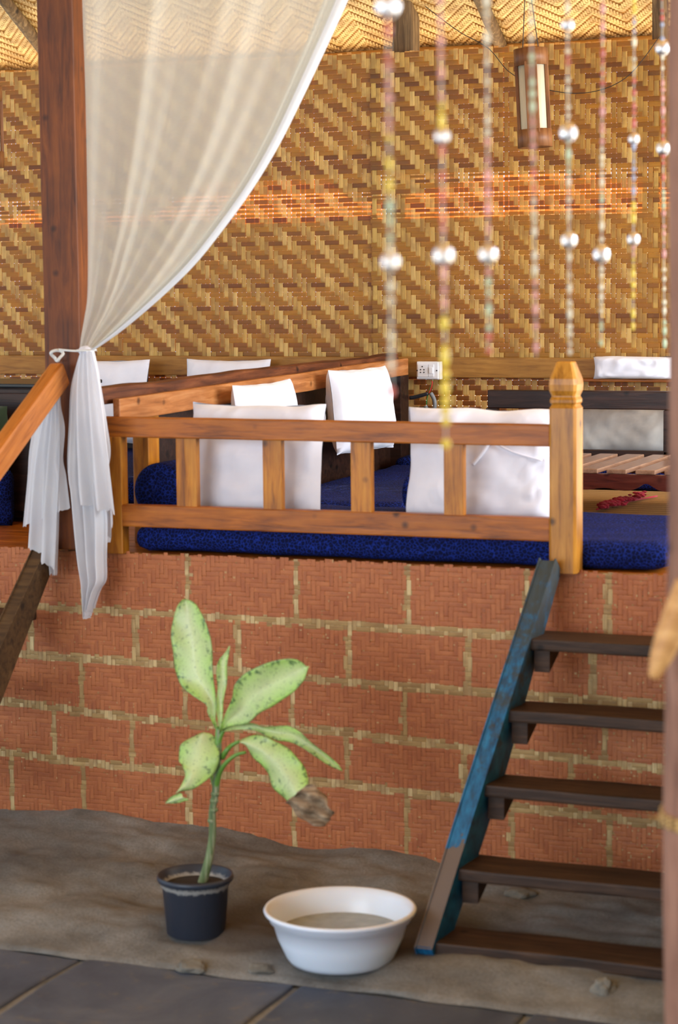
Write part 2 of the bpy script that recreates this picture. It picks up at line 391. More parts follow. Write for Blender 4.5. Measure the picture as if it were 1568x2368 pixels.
def slab(x0, x1, y0, y1, seed):
    bm = bmesh.new(); add_box(bm, (x0, y0, -.05), (x1, y1, .0), .012)
    bmesh.ops.subdivide_edges(bm, edges=[e for e in bm.edges if e.calc_length() > .3], cuts=7, use_grid_fill=True)
    for v in bm.verts:
        q = v.co*3+V((seed*9, 0, 0)); d = noise.noise_vector(q)
        ex = min(abs(v.co.x-x0), abs(v.co.x-x1), abs(v.co.y-y0), abs(v.co.y-y1))
        v.co.x += d.x*.016*(ex < .05); v.co.y += d.y*.022*(ex < .05); v.co.z += d.z*.006
    return link('stone_slab', bm_mesh('stone_slab', bm), M_SLATE, floor)
k = 0
for (y0, y1, xs) in ((-2.02, -1.235, (-1.65, -.9, -.435, .345, 1.12, 1.95, 2.7)), (-2.85, -2.05, (-1.2, -.35, .6, 1.45, 2.3, 3.1)), (-3.7, -2.88, (-.8, .1, 1.0, 1.9, 2.8)), (-4.6, -3.73, (-.4, .6, 1.5, 2.4, 3.2))):
    for a, b in zip(xs, xs[1:]): slab(a+.014, b-.014, y0, y1, k); k += 1
out = link('floor_outside', pyd('floor_outside', [(-40, 3.75, -.3), (40, 3.75, -.3), (40, 40, -.3), (-40, 40, -.3)], [(0, 1, 2, 3)]), M_EARTH); tag(out, 'sunlit sandy ground behind the woven wall', kind='structure')
out2 = link('floor_outside', pyd('floor_outside', [(4.7, -9, -.3), (30, -9, -.3), (30, 3.75, -.3), (4.7, 3.75, -.3)], [(0, 1, 2, 3)]), M_EARTH); tag(out2, 'sunlit sandy ground beyond the open right side', kind='structure')
out3 = link('floor_outside', pyd('floor_outside', [(-30, -30, -.3), (4.7, -30, -.3), (4.7, -7.3, -.3), (-30, -7.3, -.3)], [(0, 1, 2, 3)]), M_EARTH); tag(out3, 'sandy ground in front of the open hall', kind='structure')

# ------------------------------------------------------------------ woven mats
def rowpos(a, b, w): n = max(1, round((b-a)/w)); return [a+(b-a)*(i+.5)/n for i in range(n)], (b-a)/n
def strip_geo(vs, fs, pf, vert, c, wd, stations, y0, th, paint, tilt):
    """one ribbon: stations = [(pos along, offset)]; section is a thin bowed strip"""
    b = len(vs)
    for (p, o) in stations:
        cc = c+tilt*p+noise.noise(V((p*3, c*40, 0)))*.0008
        for (dx, dy) in ((-.5, 0), (-.25, -1), (.25, -1), (.5, 0), (0, .6)):
            q = cc+dx*wd
            yy = y0+o+dy*th*.5
            vs.append((q, yy, p) if vert else (p, yy, q))
    for s in range(len(stations)-1):
        for e in range(5):
            e2 = (e+1) % 5; a = b+s*5
            fs.append((a+e, a+e2, a+5+e2, a+5+e)); pf.append(paint((stations[s][0]+stations[s+1][0])/2, c, vert) if paint else 0.)
def mat_weave(x0, x1, z0, z1, y, wx, wz, pat, mv, mh, parent, single=True, paint=None, th=.0016, off=.0014, gapfn=None, prefix='bamboo_strip'):
    xs, dx = rowpos(x0, x1, wx); zs, dz = rowpos(z0, z1, wz)
    jv = {}; 
    for vert in (True, False):
        P, d, Q, e, lo, hi = (xs, dx, zs, dz, z0, z1) if vert else (zs, dz, xs, dx, x0, x1)
        VS, FS, PF = [], [], []
        for i, c in enumerate(P):
            if single: VS, FS, PF = [], [], []
            st = []; lo2 = lo-random.random()*.01; hi2 = hi+random.random()*.012
            last = None
            for k, q in enumerate(Q):
                over = pat(i, k) if vert else not pat(k, i)
                o = -off if over else off
                if paint:
                    for f in (-.3, 0, .3): st.append((q+f*e, o))
                elif o != last:
                    if k: st.append((q-e*.62, last))
                    st.append((q-e*.3 if k else q-e*.3, o))
                last = o
            st.append((hi2, last)); st[0] = (lo2, st[0][1])
            g = gapfn(c, vert) if gapfn else 0
            wd = d*(random.uniform(.93, 1.0)-g)
            strip_geo(VS, FS, PF, vert, c+random.uniform(-1, 1)*d*.03, wd, st, y, th, paint, random.uniform(-1, 1)*.0004)
            if single:
                me = pyd(prefix, VS, FS)
                if paint: me.attributes.new('paint', 'FLOAT', 'FACE').data.foreach_set('value', PF)
                link(prefix, me, mv if vert else mh, parent)
        if not single:
            me = pyd(prefix+'s', VS, FS)
            if paint: me.attributes.new('paint', 'FLOAT', 'FACE').data.foreach_set('value', PF)
            o = link(prefix+'s', me, mv if vert else mh, parent); o['kind'] = 'stuff'
def twill(shift=1, n=6, h=3, brk=()):
    def f(i, k):                                # i = column from the left, k = row from the bottom
        s = i
        for b0, b1 in brk:                      # a stretch where the diagonal turns back
            if b0 <= i < b1: s = 2*b0-i
            elif i >= b1: s = s-2*(b1-b0)
        return ((s*shift+k) % n) < h
    return f
YB = 3.35
wall_back = tag(thing('wall_back', 'back wall of woven golden bamboo mats behind the seats', None), kind='structure')
def loose(cs, amp):
    def g(c, vert):
        v_ = 0
        for (a, b, s) in cs[0 if vert else 1]:
            if a <= c <= b: v_ += s
        return v_*random.choice((0, .5, 1, 1, 1.5))+max(0, noise.noise(V((c*9, 3 if vert else 8, 0))))*amp*random.choice((.2, 1, 1.6))
    return g
gl = loose(([(-2.2, -1.3, .03)], [(2.58, 2.72, .32)]), .06)
gr = loose(([(-.75, .2, .03)], [(2.56, 2.80, .32), (2.2, 2.42, .05)]), .08)
def part_empty(name, parent): o = bpy.data.objects.new(name, None); COL.objects.link(o); o.parent = parent; o.empty_display_size = .1; return o
mat_l = part_empty('woven_mat', wall_back); mat_r = part_empty('woven_mat', wall_back)
mat_weave(-3.46, -1.12, 1.84, 3.43, YB+.006, .0272, .0250, twill(), M_V, M_H, mat_l, gapfn=gl)
mat_weave(-1.145, .395, 1.84, 3.425, YB, .0272, .0250, twill(), M_V, M_H, mat_r, gapfn=gr)
mat_o = part_empty('woven_mat', wall_back)
mat_weave(.38, 1.6, 1.84, 3.42, YB+.006, .0272, .0250, twill(), M_V, M_H, mat_o, single=False, gapfn=gr)
mat_weave(-4.6, -3.45, 1.84, 3.43, YB+.001, .0272, .0250, twill(), M_V, M_H, mat_o, single=False, gapfn=gl)
mat_weave(-4.6, 1.6, 1.42, 1.86, YB+.014, .0340, .0280, twill(n=4, h=2), M_V, M_H, mat_o, single=False, gapfn=lambda c, v: .04)
# seam battens and the plank nailed along the foot of the mats
box('wall_plank', (-4.6, YB-.030, 1.737), (1.6, YB-.006, 1.842), M_WALLPL, wall_back, rough=.003)
box('ledge', (.02, YB-.085, 1.722), (1.6, YB-.006, 1.737), M_RAIL, wall_back)
box('backing_board', (-4.6, YB+.02, .02), (1.6, YB+.05, 1.42), M_DARK, wall_back)
M_BOUNCE = plain('pale_bounce_board', sc(226, 214, 186), .8, scale=4)  # pale tone picked to bounce sun up onto the ceiling
# added outside, unseen: boards that shade the mats below the lit band
aw = thing('shade_boards', 'unseen boards added behind the woven wall to shade it below the sun band', 'shade_boards', (0, 0, 0))
for i in range(12):
    x = -4.4+i*.5; dz = random.uniform(-.012, .012); zt = 2.575+dz+(.02 if -.9 < x < .3 else 0)
    bm = bmesh.new(); add_box(bm, (x, 0, -.01), (x+.5, 1.9, .01), .002)
    o = link('board', bm_mesh('board', bm), M_BOUNCE, aw); o.location = (0, YB+.03, zt); o.rotation_euler = (math.radians(-6), 0, 0)
# posts behind the mats, seen above the wall
def backpost(px0, px1, y, wdy, label):
    a, b = aty(px0, 60, y), aty(px1, 60, y)
    o = thing('roof_post', label, 'post', ((a.x+b.x)/2, y+wdy/2, -.3))
    box('shaft', (-(b.x-a.x)/2, -wdy/2, 0), ((b.x-a.x)/2, wdy/2, 4.15), M_GREYWOOD, o, .008, rough=.006)
    return o
backpost(906, 950, 3.42, .14, 'weathered grey brown roof post above the middle of the woven wall')
backpost(1508, 1533, 3.42, .12, 'slim weathered roof post above the right end of the woven wall')

# ------------------------------------------------------------------ roof
RS = .55
def roofz(y): return 3.75-RS*(y-YB)
ceiling = tag(thing('ceiling', 'sloping ceiling of pale herringbone bamboo matting under the roof', None), kind='structure')
ang = math.atan(RS)
def roof_pt(x, s, d): # s: distance down the slope from the wall line, d: below the roof
    return V((x, YB+s*math.cos(ang)-d*math.sin(ang)*0, roofz(YB)-s*math.sin(ang)-d))
EAVE = .80
RIDGE = -6.6
vs = [roof_pt(-7, RIDGE, -.05), roof_pt(7, RIDGE, -.05)]
n = 160
for i in range(n+1):
    x = 7-14*i/n; wn = max(math.exp(-((x+.12)/.62)**4), .85*math.exp(-((x+1.62)/.60)**4), .25*math.exp(-((x+3.05)/.12)**4))  # eave edge shaped so sun reaches the mats only in set patches
    j = .20*(1-wn)+.02*math.sin(x*21)*wn+noise.noise(V((x*3, 0, 0)))*.09+noise.noise(V((x*17, 2, 0)))*.04+(random.random()-.5)*.02
    vs.append(roof_pt(x, EAVE+.04+j, -.05))
m = len(vs); vs += [v+V((0, 0, .16)) for v in vs]
fs = [tuple(range(m)), tuple(range(2*m-1, m-1, -1))]+[(i, (i+1) % m, m+(i+1) % m, m+i) for i in range(m)]
link('thatch', pyd('thatch', vs, fs), M_THATCH, ceiling)
# herringbone matting nailed under the thatch; pieces are too fine to tell apart singly
VS, FS = [], []
def ceil_mat(x0, x1, s0, s1, w_, L):
    nx = int((x1-x0)/w_); ns = int((s1-s0)/w_)
    for i in range(nx):
        for k in range(ns):
            sft = i % 24; sft = sft if sft < 12 else 24-sft
            ph = (k+sft) % 6
            x = x0+i*w_; s = s0+k*w_
            if ph == 0:                          # a float running down the slope
                q = [(x, s, .0), (x+w_*.86, s, .0), (x+w_*.86, s+w_*1.4, .005), (x+w_*.86, s+w_*2.9, 0), (x, s+w_*2.9, 0), (x, s+w_*1.4, .005)]
                b = len(VS); VS.extend(roof_pt(a, c, .012+d+random.random()*.0015) for a, c, d in q)
                FS.extend([(b, b+1, b+2, b+5), (b+5, b+2, b+3, b+4)])
            ph2 = (i+(k % 24 if k % 24 < 12 else 24-k % 24)) % 6
            if (k+sft+3) % 6 == 0 and True:
                q = [(x-w_, s, .0), (x-w_, s+w_*.86, .0), (x+w_*.5, s+w_*.86, .004), (x+w_*2, s+w_*.86, 0), (x+w_*2, s, 0), (x+w_*.5, s, .004)]
                b = len(VS); VS.extend(roof_pt(a, c, .010+d+random.random()*.0015) for a, c, d in q)
                FS.extend([(b, b+1, b+2, b+5), (b+5, b+2, b+3, b+4)])
ceil_mat(-4.4, 1.4, -.5, .80, .0135, 3)
o = link('herringbone_mat', pyd('herringbone_mat', VS, FS), M_CEIL, ceiling); o['kind'] = 'stuff'
bm = bmesh.new()
q = [roof_pt(-6.9, RIDGE, .004), roof_pt(6.9, RIDGE, .004), roof_pt(6.9, .83, .004), roof_pt(-6.9, .83, .004)]
M_CEILB = plain('ceiling_sheet', sc(196, 148, 74), .7)
me = pyd('ceiling_sheet', q+[p+V((0, 0, .02)) for p in q], [(3, 2, 1, 0), (4, 5, 6, 7), (0, 1, 5, 4), (1, 2, 6, 5), (2, 3, 7, 6), (3, 0, 4, 7)])
link('ceiling_sheet', me, M_CEILB, ceiling)
rp = roof_pt(0, RIDGE, 0); fr = V((0, -11.5, 3.2))
q = [V((-7, rp.y, rp.z)), V((7, rp.y, rp.z)), V((7, fr.y, fr.z)), V((-7, fr.y, fr.z))]
me = pyd('front_slope', q+[p+V((0, 0, .16)) for p in q], [(0, 1, 2, 3), (7, 6, 5, 4), (0, 4, 5, 1), (1, 5, 6, 2), (2, 6, 7, 3), (3, 7, 4, 0)])
link('front_slope', me, M_CEILB, ceiling)
M_POLE = wood('bamboo_pole', sc(150, 96, 40), sc(204, 150, 72), sc(222, 174, 96), 'X', .5)
p = [roof_pt(-4.6+i*.25, .50+.012*noise.noise(V((i*.7, 0, 0))), .058+.012*noise.noise(V((i*.9, 5, 0)))) for i in range(26)]
tube('purlin', p, [.043+.004*math.sin(i) for i in range(26)], M_POLE, ceiling)
for pxa, pxb in (((1106, 0), (1158, 106)), ((85, 0), (130, 60))):
    b = aty(*pxb, YB+.40); r_ = .030
    pts = [V((b.x+.03*noise.noise(V((k, pxa[0], 0)))+(.10 if pxa[0] > 500 else .1)*0, 0, 0)) for k in range(12)]
    a = aty(*pxa, YB+.12)
    dirx = (b.x-a.x)
    pts = [roof_pt(b.x-dirx*0+.018*noise.noise(V((k*.6, pxa[0], 0))), .46-k*.13, .045) for k in range(14)]
    tube('rafter', pts, [.034+.004*noise.noise(V((k, 0, 3))) for k in range(14)], M_GREYWOOD, ceiling, jit=.1)

# ------------------------------------------------------------------ platform, painted wall
plat = thing('platform', 'raised wooden seating platform behind the painted woven wall', 'platform')
for i in range(19):
    y0 = .036+i*.175
    box('floor_board', (-4.4, y0, 1.165), (1.75, y0+.17, 1.2), M_RAIL, plat, .003)
box('edge_board', (-2.6, .018, 1.15), (1.75, .034, 1.199), M_WALLPL, plat, .003, rough=.002)
for x in (-4.2, -2.6, -1.12, .88, 1.6):
    box('support_post', (x-.05, 3.2, .0), (x+.05, 3.3, 1.165), M_DARK, plat)
    box('support_post', (x-.05, .06, .0), (x+.05, .16, 1.165), M_DARK, plat)
wall_front = tag(thing('wall_front', 'woven bamboo wall under the platform painted with terracotta brick blocks', None), kind='structure')
# painted courses: joint lines from the photograph put on the wall
J = [[(100, 1404), (560, 1430), (1000, 1458), (1250, 1476), (1540, 1500)],
     [(75, 1515), (400, 1538), (784, 1575), (1140, 1603), (1330, 1618), (1540, 1632)],
     [(20, 1622), (300, 1660), (600, 1685), (784, 1692), (1110, 1735), (1300, 1752), (1540, 1780)],
     [(0, 1738), (250, 1770), (600, 1800), (784, 1812), (1080, 1848), (1300, 1880), (1540, 1905)]]
JL = [sorted((aty(x, y, 0).x, aty(x, y, 0).z) for x, y in l) for l in J]
def jz(l, x):
    if x <= l[0][0]: return l[0][1]
    for (a, za), (b, zb) in zip(l, l[1:]):
        if x <= b: return za+(zb-za)*(x-a)/(b-a)
    return l[-1][1]
JV = [[(190, 1330), (432, 1340), (683, 1350), (940, 1360), (1213, 1370), (1403, 1390)], [(70, 1450), (312, 1470), (549, 1490), (805, 1510), (1081, 1530), (1370, 1550)],
      [(-40, 1570), (190, 1590), (427, 1620), (675, 1640), (934, 1655), (1180, 1680), (1398, 1700)], [(125, 1690), (307, 1700), (550, 1740), (805, 1745), (1074, 1790), (1322, 1800)],
      [(30, 1800), (195, 1820), (440, 1890), (682, 1880), (944, 1890), (1186, 1920), (1412, 1940)]]
JX = [[aty(x, y, 0).x for x, y in l] for l in JV]
for l in JX:
    while l[0] > -2.2: l.insert(0, l[0]-.43)
    while l[-1] < 1.9: l.append(l[-1]+.43)
def paint_at(p, c, vert):
    x, z = (c, p) if vert else (p, c)
    jit = noise.noise(V((x*25, z*25, 0)))*.004
    row = 0
    for l in JL:
        h = jz(l, x)
        if abs(z-h+jit) < .0165: return 0.08
        if z < h: row += 1
    for xv in JX[row]:
        if abs(x-xv+jit-(z-.6)*.01) < .0125: return 0.08
    if x > .9 and random.random() < .022: return .1
    if random.random() < .006: return .3
    return 1.0
tri = lambda i: (i % 16 if i % 16 < 8 else 16-i % 16)
def herring(i, k): return ((tri(i)+k) % 6) < 3
mat_f = part_empty('painted_mat', wall_front)
mat_weave(-1.62, 1.34, .03, 1.198, .0, .0182, .0182, herring, M_PV, M_PH, mat_f, paint=paint_at, th=.0012, off=.001, gapfn=lambda c, v: .045)
mat_weave(-3.2, -1.61, .03, 1.198, .001, .0182, .0182, herring, M_PV, M_PH, mat_f, single=False, paint=paint_at, th=.0012, off=.001)
mat_weave(1.33, 2.2, .03, 1.198, .001, .0182, .0182, herring, M_PV, M_PH, mat_f, single=False, paint=paint_at, th=.0012, off=.001)
box('backing_board', (-3.2, .008, .0), (2.2, .012, 1.19), M_DARK, wall_front, 0)

wall_right_shade = tag(thing('wall_right_shade', 'unseen low woven wall added on the right to shade the ladder', None), kind='structure')  # added out of view to keep side light off the ladder
mat_s = part_empty('painted_mat', wall_right_shade)
box('backing_board', (1.98, -2.7, .0), (2.0, -.02, 1.62), M_DARK, wall_right_shade, 0)
mat_s.location = (1.972, -2.7, 0); mat_s.rotation_euler = (0, 0, math.pi/2)
mat_weave(.0, 2.68, .02, 1.61, .0, .030, .030, herring, M_PV, M_PH, mat_s, single=False)
box('cap', (1.95, -2.7, 1.62), (2.03, -.02, 1.65), M_WALLPL, wall_right_shade)
# ------------------------------------------------------------------ left post, front railing, newel
post = thing('tall_post', 'tall red brown squared post beside the white curtain', 'post', (-1.123, .01, 1.2))
box('shaft', (-.077, -.065, .012), (.077, .045, 3.3), M_POST, post, .007, rough=.002)
rail = thing('railing', 'low front railing of two varnished bars and short uprights', 'railing', (0, 0, 1.2))
beam('top_bar', (-1.05, 0, .493), (.825, 0, .489), .05, .078, M_RAIL, rail, rough=.0015)
beam('bottom_bar', (-1.05, 0, .150), (.825, 0, .152), .05, .085, M_RAIL, rail, rough=.0015)
for x0, x1 in ((-.661, -.575), (-.299, -.222), (.057, .138), (.421, .497)):
    box('upright', (x0, -.017, .19), (x1, .017, .456), M_RAILZ, rail, .003)
box('end_upright', (-.972, -.026, .0), (-.892, .030, .456), M_RAILZ, rail, .004)
nw = thing('newel_post', 'stout honey coloured newel post with a faceted pointed top', 'post', (.877, 0, 1.2))
def sq_prof(name, prof, mat, parent, cham=.16):
    vs = []; fs = []
    for (r, z) in prof:
        c = r*cham*1.2
        for x, y in ((-r+c, -r), (r-c, -r), (r, -r+c), (r, r-c), (r-c, r), (-r+c, r), (-r, r-c), (-r, -r+c)): vs.append((x, y, z))
    for i in range(len(prof)-1):
        for k in range(8): k2 = (k+1) % 8; fs.append((i*8+k, i*8+k2, i*8+8+k2, i*8+8+k))
    fs.append(tuple(range(7, -1, -1))); fs.append(tuple(len(vs)-8+k for k in range(8)))
    return link(name, pyd(name, vs, fs), mat, parent)
sq_prof('shaft', [(.05, .0), (.05, .588), (.046, .594)], M_NEWEL, nw)
sq_prof('neck', [(.046, .594), (.043, .600), (.048, .608), (.0485, .618), (.043, .628), (.043, .632)], M_NEWEL, nw)
sq_prof('finial', [(.043, .632), (.050, .650), (.0515, .672), (.049, .692), (.030, .748), (.027, .752)], M_NEWEL, nw)

# ------------------------------------------------------------------ partition running back to the woven wall
par = thing('partition_rail', 'long partition rail of a dark log and an orange plank running back to the wall', 'railing', (-.95, 0, 1.2))
p = [V((-.045+.006*noise.noise(V((i*.5, 1, 0))), -.03+i*.132, .572+i*.0016+.006*noise.noise(V((i*.6, 4, 0))))) for i in range(26)]
lg = beam('log', (-.055, -.06, .612), (-.055, 3.27, .628), .075, .07, M_LOG, par, bev=.02, rough=.008)
beam('plank', (.018, .02, .555), (.018, 3.27, .595), .03, .088, M_PLANK, par, rough=.002)
box('upright', (-.07, .32, .0), (.0, .42, .53), M_RAILZ, par)
box('upright', (-.07, 1.72, .0), (.0, 1.82, .55), M_RAILZ, par)
box('end_upright', (-.055, 3.16, .0), (.03, 3.28, .56), M_DARK, par)
box('panel', (-.05, .42, .0), (-.03, 3.16, .53), M_DARK, par)

# ------------------------------------------------------------------ mattresses, bolsters, mats
def mattress(name, lo, hi, label, seed, r=.045, cat='mattress', grp=None, wr=.006):
    base = V(((lo[0]+hi[0])/2, (lo[1]+hi[1])/2, lo[2])); 
    me = rbox_mesh(name, V(lo)-base, V(hi)-base, r, 26, wr, seed)
    o = link(name, me, M_NAVY, None, base); tag(o, label, cat, grp); return o
mattress('mattress', (-.88, .04, 1.207), (1.235, 1.0, 1.305), 'long navy patterned mattress on the platform edge behind the front railing', 1, .05)
mattress('mattress', (-.86, 1.04, 1.207), (-.12, 2.88, 1.31), 'navy patterned mattress lying along the partition rail', 2)
mattress('mattress', (-.88, 2.93, 1.207), (1.2, 3.31, 1.345), 'thick navy patterned mattress along the woven back wall', 3)
mattress('mattress', (-2.9, 1.6, 1.207), (-1.1, 3.30, 1.33), 'navy mattress in the left seating bay behind the partition', 4)
def bolster(name, c, axis, L, r, label, grp=None):
    o = thing(name, label, 'bolster', c)
    prof = []
    for i in range(13):
        a = math.pi/2*i/12; prof.append((r*math.sin(a)**.7, -L/2-.03*math.cos(a)+.03))
    for i in range(13):
        a = math.pi/2*(12-i)/12; prof.append((r*math.sin(a)**.7, L/2+.03*math.cos(a)-.03))
    prof[0] = (0, prof[0][1]); prof[-1] = (0, prof[-1][1])
    b = lathe('cover', prof, M_NAVY, o, 40); b.rotation_euler = axis; b.location = (0, 0, r)
    bm = bmesh.new(); bmesh.ops.create_uvsphere(bm, u_segments=12, v_segments=8, radius=.014)
    bt = link('button', bm_mesh('button', bm, True), M_NAVY, o, V((0, 0, r))+Matrix.Rotation(axis[0], 3, 'X') @ V((0, 0, L/2-.001)))
    return o
bolster('bolster', (-.845, .38, 1.313), (math.pi/2, 0, 0), .40, .112, 'round navy bolster lying by the left end of the front railing')
bolster('bolster', (.22, .80, 1.313), (math.pi/2, 0, math.radians(90)), .50, .075, 'navy bolster lying behind the front railing between two white cushions')
# woven floor mat and flower garland on the platform, right
t = NT('straw'); wv = t.n('ShaderNodeTexWave', bands_direction='Y'); wv.inputs['Scale'].default_value = 26; wv.inputs['Distortion'].default_value = .6
t.l(t.coord((1, 1, 1), False), wv.inputs['Vector'])
t.l(t.ramp(wv.outputs['Fac'], (.2, sc(120, 88, 44)), (.8, sc(186, 148, 90))), t.b.inputs['Base Color']); t.b.inputs['Roughness'].default_value = .8; M_STRAW = t.m
mt = thing('floor_mat', 'straw floor mat with ribbed weave on the platform between mattress and low table', 'mat', (.9, 1.75, 1.201))
for i in range(43): box('straw_band', (-.75, -.72+i*.0425, 0), (.55, -.72+i*.0425+.040, .012), M_STRAW, mt, .004)
M_PINK = fabric('crimson_petals', sc(196, 36, 66), sc(130, 14, 36))
gd = thing('garland', 'crimson flower garland with hanging tails laid over the straw mat', 'garland', (0, 0, 0))
ga, gb = at(1390, 1172, 2, 1.235), at(1492, 1142, 2, 1.235)
bmg = bmesh.new()
for i in range(90):
    f = random.random()**1.1; q = ga.lerp(gb, f)+V((random.gauss(0, .012), random.gauss(0, .03*(1.1-f)), random.random()*.02-.008))
    r_ = random.uniform(.008, .016)*(1.2-.5*f)
    bmesh.ops.create_icosphere(bmg, subdivisions=1, radius=r_, matrix=Matrix.Translation(q) @ Matrix.Diagonal((1.5, 1, .7, 1)))
o = link('petals', bm_mesh('petals', bmg), M_PINK, gd); o['kind'] = 'stuff'
tube('cord', [ga+V((-.02, 0, -.012)), ga.lerp(gb, .5)+V((0, .03, -.012)), gb+V((.05, .03, -.012))], .004, M_PINK, gd, 6, 12)

# ------------------------------------------------------------------ low slatted table and dark bench back, right
tb = thing('low_table', 'low dark red wooden table with a slatted top and scalloped apron', 'table', (.62, 1.5, 1.2))
Ht = .236
for i in range(10):
    x = -.62+i*.125
    box('slat', (x, .0, Ht-.018), (x+.085, .82, Ht), M_SLAT, tb, .003)
def apron(name, x0, x1, y0, y1, par):
    N = 70; vs = []; fs = []
    for i in range(N+1):
        f = i/N; x = x0+(x1-x0)*f; ph = (x*100/36.0) % 1
        zb = .158+.022*max(0, math.exp(-((ph-.5)/.10)**2))-.010*math.sin(ph*2*math.pi*1)**2
        for y in (y0, y1):
            vs += [(x, y, zb), (x, y, Ht-.019)]
    for i in range(N):
        a = i*4; b = a+4
        fs += [(a, b, b+1, a+1), (a+2, a+3, b+3, b+2), (a, a+2, b+2, b), (a+1, b+1, b+3, a+3)]
    fs += [(0, 1, 3, 2), (N*4, N*4+2, N*4+3, N*4+1)]
    return link(name, pyd(name, vs, fs), M_TABLE, par)
apron('apron', -.62, .62, -.012, .02, tb); apron('apron', -.62, .62, .80, .832, tb)
for x in (-.63, .60):
    box('end_rail', (x, .02, .145), (x+.03, .80, Ht-.019), M_TABLE, tb)
    for y in (.0, .77): box('leg', (x-.01, y, .0), (x+.045, y+.055, Ht-.019), M_TABLE, tb)
bn = thing('bench_back', 'dark brown wooden bench back with a thick top bar in front of the woven wall', 'bench', (0, 2.98, 1.2))
a = aty(1150, 900, 2.98)
beam('top_bar', (-.38, 0, .445), (1.3, 0, .449), .05, .092, M_DARK, bn, rough=.002)
beam('lower_bar', (-.38, 0, .175), (1.3, 0, .175), .04, .05, M_DARK, bn)
for x in (-.36, .55, 1.27): box('upright', (x-.03, -.02, .156), (x+.03, .02, .40), M_DARK, bn)

# ------------------------------------------------------------------ cushions
def cushion(w_, h_, t_, loc, rot, label, seed, mat=None, wr=.007, boxy=0, tie=False):
    o = thing('cushion', label, 'cushion', loc, rot)
    c = link('cover', cushion_mesh('cover', w_, h_, t_, 30, .5, wr, seed, .04, boxy), mat or M_WHITE, o)
    pts = []
    return o
# the two in front, seen through the railing
c1 = cushion(.575, .455, .15, (-.43, .175, 1.324), (math.radians(-9), 0, math.radians(-2)), 'white cushion behind the left half of the front railing', 1, wr=.013, boxy=2)
c2 = cushion(.60, .448, .15, (.50, .185, 1.324), (math.radians(-9), 0, math.radians(3)), 'white cushion with knotted ties behind the right end of the front railing', 2, wr=.017, boxy=2)
kn = c2
q = V((.05, -.075, .30))
tube('tie', [q+V((-.03, -.012, .07)), q+V((-.05, -.022, .04)), q+V((-.02, -.026, .02)), q+V((.0, -.022, .05)), q+V((-.03, -.02, .06))], .010, M_WHITE, kn, 8, 16)
tube('tie', [q+V((0, -.02, .03)), q+V((-.03, -.02, -.02)), q+V((-.07, -.02, -.07))], .009, M_WHITE, kn, 8, 14)
tube('tie', [q+V((0, -.02, .02)), q+V((.08, -.018, -.02)), q+V((.19, -.005, -.05))], .004, M_WHITE, kn, 8, 14)
# two leaning on the partition plank
cushion(.62, .40, .13, (-.795, 1.20, 1.412), (math.radians(-6), 0, math.radians(90)), 'white cushion leaning on the partition plank nearest the railing', 3)
cushion(.56, .40, .15, (-.76, 2.24, 1.43), (math.radians(-6), 0, math.radians(82)), 'wrinkled white cushion leaning on the far end of the partition plank', 4, wr=.013)
# beyond the partition, against the wall
cushion(.60, .46, .13, (-2.68, 3.10, 1.372), (math.radians(-8), 0, 0), 'white cushion against the back wall just right of the tied curtain', 5, wr=.01)
cushion(.50, .46, .13, (-1.93, 3.15, 1.375), (math.radians(-8), 0, 0), 'white cushion peeping over the middle of the partition log', 6)
# right: one behind the bench back and one lying on the ledge
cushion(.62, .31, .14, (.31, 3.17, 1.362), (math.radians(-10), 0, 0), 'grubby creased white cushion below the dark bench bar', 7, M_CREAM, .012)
cushion(.42, .112, .12, (.292, 3.268, 1.738), (0, 0, 0), 'flat white cushion resting on the ledge above the dark bench bar', 8, M_WHITE, .010, 3)

# ------------------------------------------------------------------ socket box on the wall plank
M_PLAST = plain('white_plastic', (.82, .82, .84, 1), .35, var=.03)
a, b = aty(966, 877, 3.30), aty(1021, 836, 3.30); W, H = b.x-a.x, b.z-a.z
sk = thing('switch_socket', 'white plastic switch and socket box on the wall plank', 'socket', (a.x, YB-.0305, a.z))
box('back_box', (0, -.035, 0), (W, 0, H), M_PLAST, sk, .004)
box('cover_plate', (.004, -.042, .004), (W-.012, -.034, H-.004), M_PLAST, sk, .002)
box('socket_face', (.010, -.0465, .014), (W*.50, -.042, H-.014), M_PLAST, sk, .0015)
box('switch_frame', (W*.52, -.0465, .014), (W*.74, -.042, H-.014), M_PLAST, sk, .0015)
box('rocker', (W*.555, -.051, .032), (W*.705, -.046, H-.030), M_PLAST, sk, .002)
M_HOLE = plain('dark_hole', sc(20, 18, 20), .6)
for fx, fz in ((.27, .72), (.20, .55), (.34, .55), (.20, .40), (.34, .40)):
    bm = bmesh.new(); bmesh.ops.create_cone(bm, segments=10, radius1=.0035, radius2=.0035, depth=.002, cap_ends=True, matrix=Matrix.Translation((W*fx, -.047, H*fz)) @ Matrix.Rotation(math.pi/2, 4, 'X'))
    link('pin_hole', bm_mesh('pin_hole', bm), M_HOLE, sk)
for fx in (.04, .86):
    bm = bmesh.new(); bmesh.ops.create_cone(bm, segments=12, radius1=.004, radius2=.003, depth=.003, cap_ends=True, matrix=Matrix.Translation((W*fx, -.043, H*.5)) @ Matrix.Rotation(math.pi/2, 4, 'X'))
    link('screw', bm_mesh('screw', bm), M_HOLE, sk)
M_RED = plain('red_wire', sc(200, 40, 40), .5); M_GRN = plain('green_wire', sc(60, 150, 70), .5); M_GREY = plain('grey_conduit', sc(130, 134, 138), .5)
W3 = lambda px, py: aty(px, py, 3.285)
wr_ = thing('cable', 'loop of grey conduit and coloured wires hanging under the switch box', 'cable', tuple(W3(1000, 880)))
L_ = lambda px, py: W3(px, py)-W3(1000, 880)
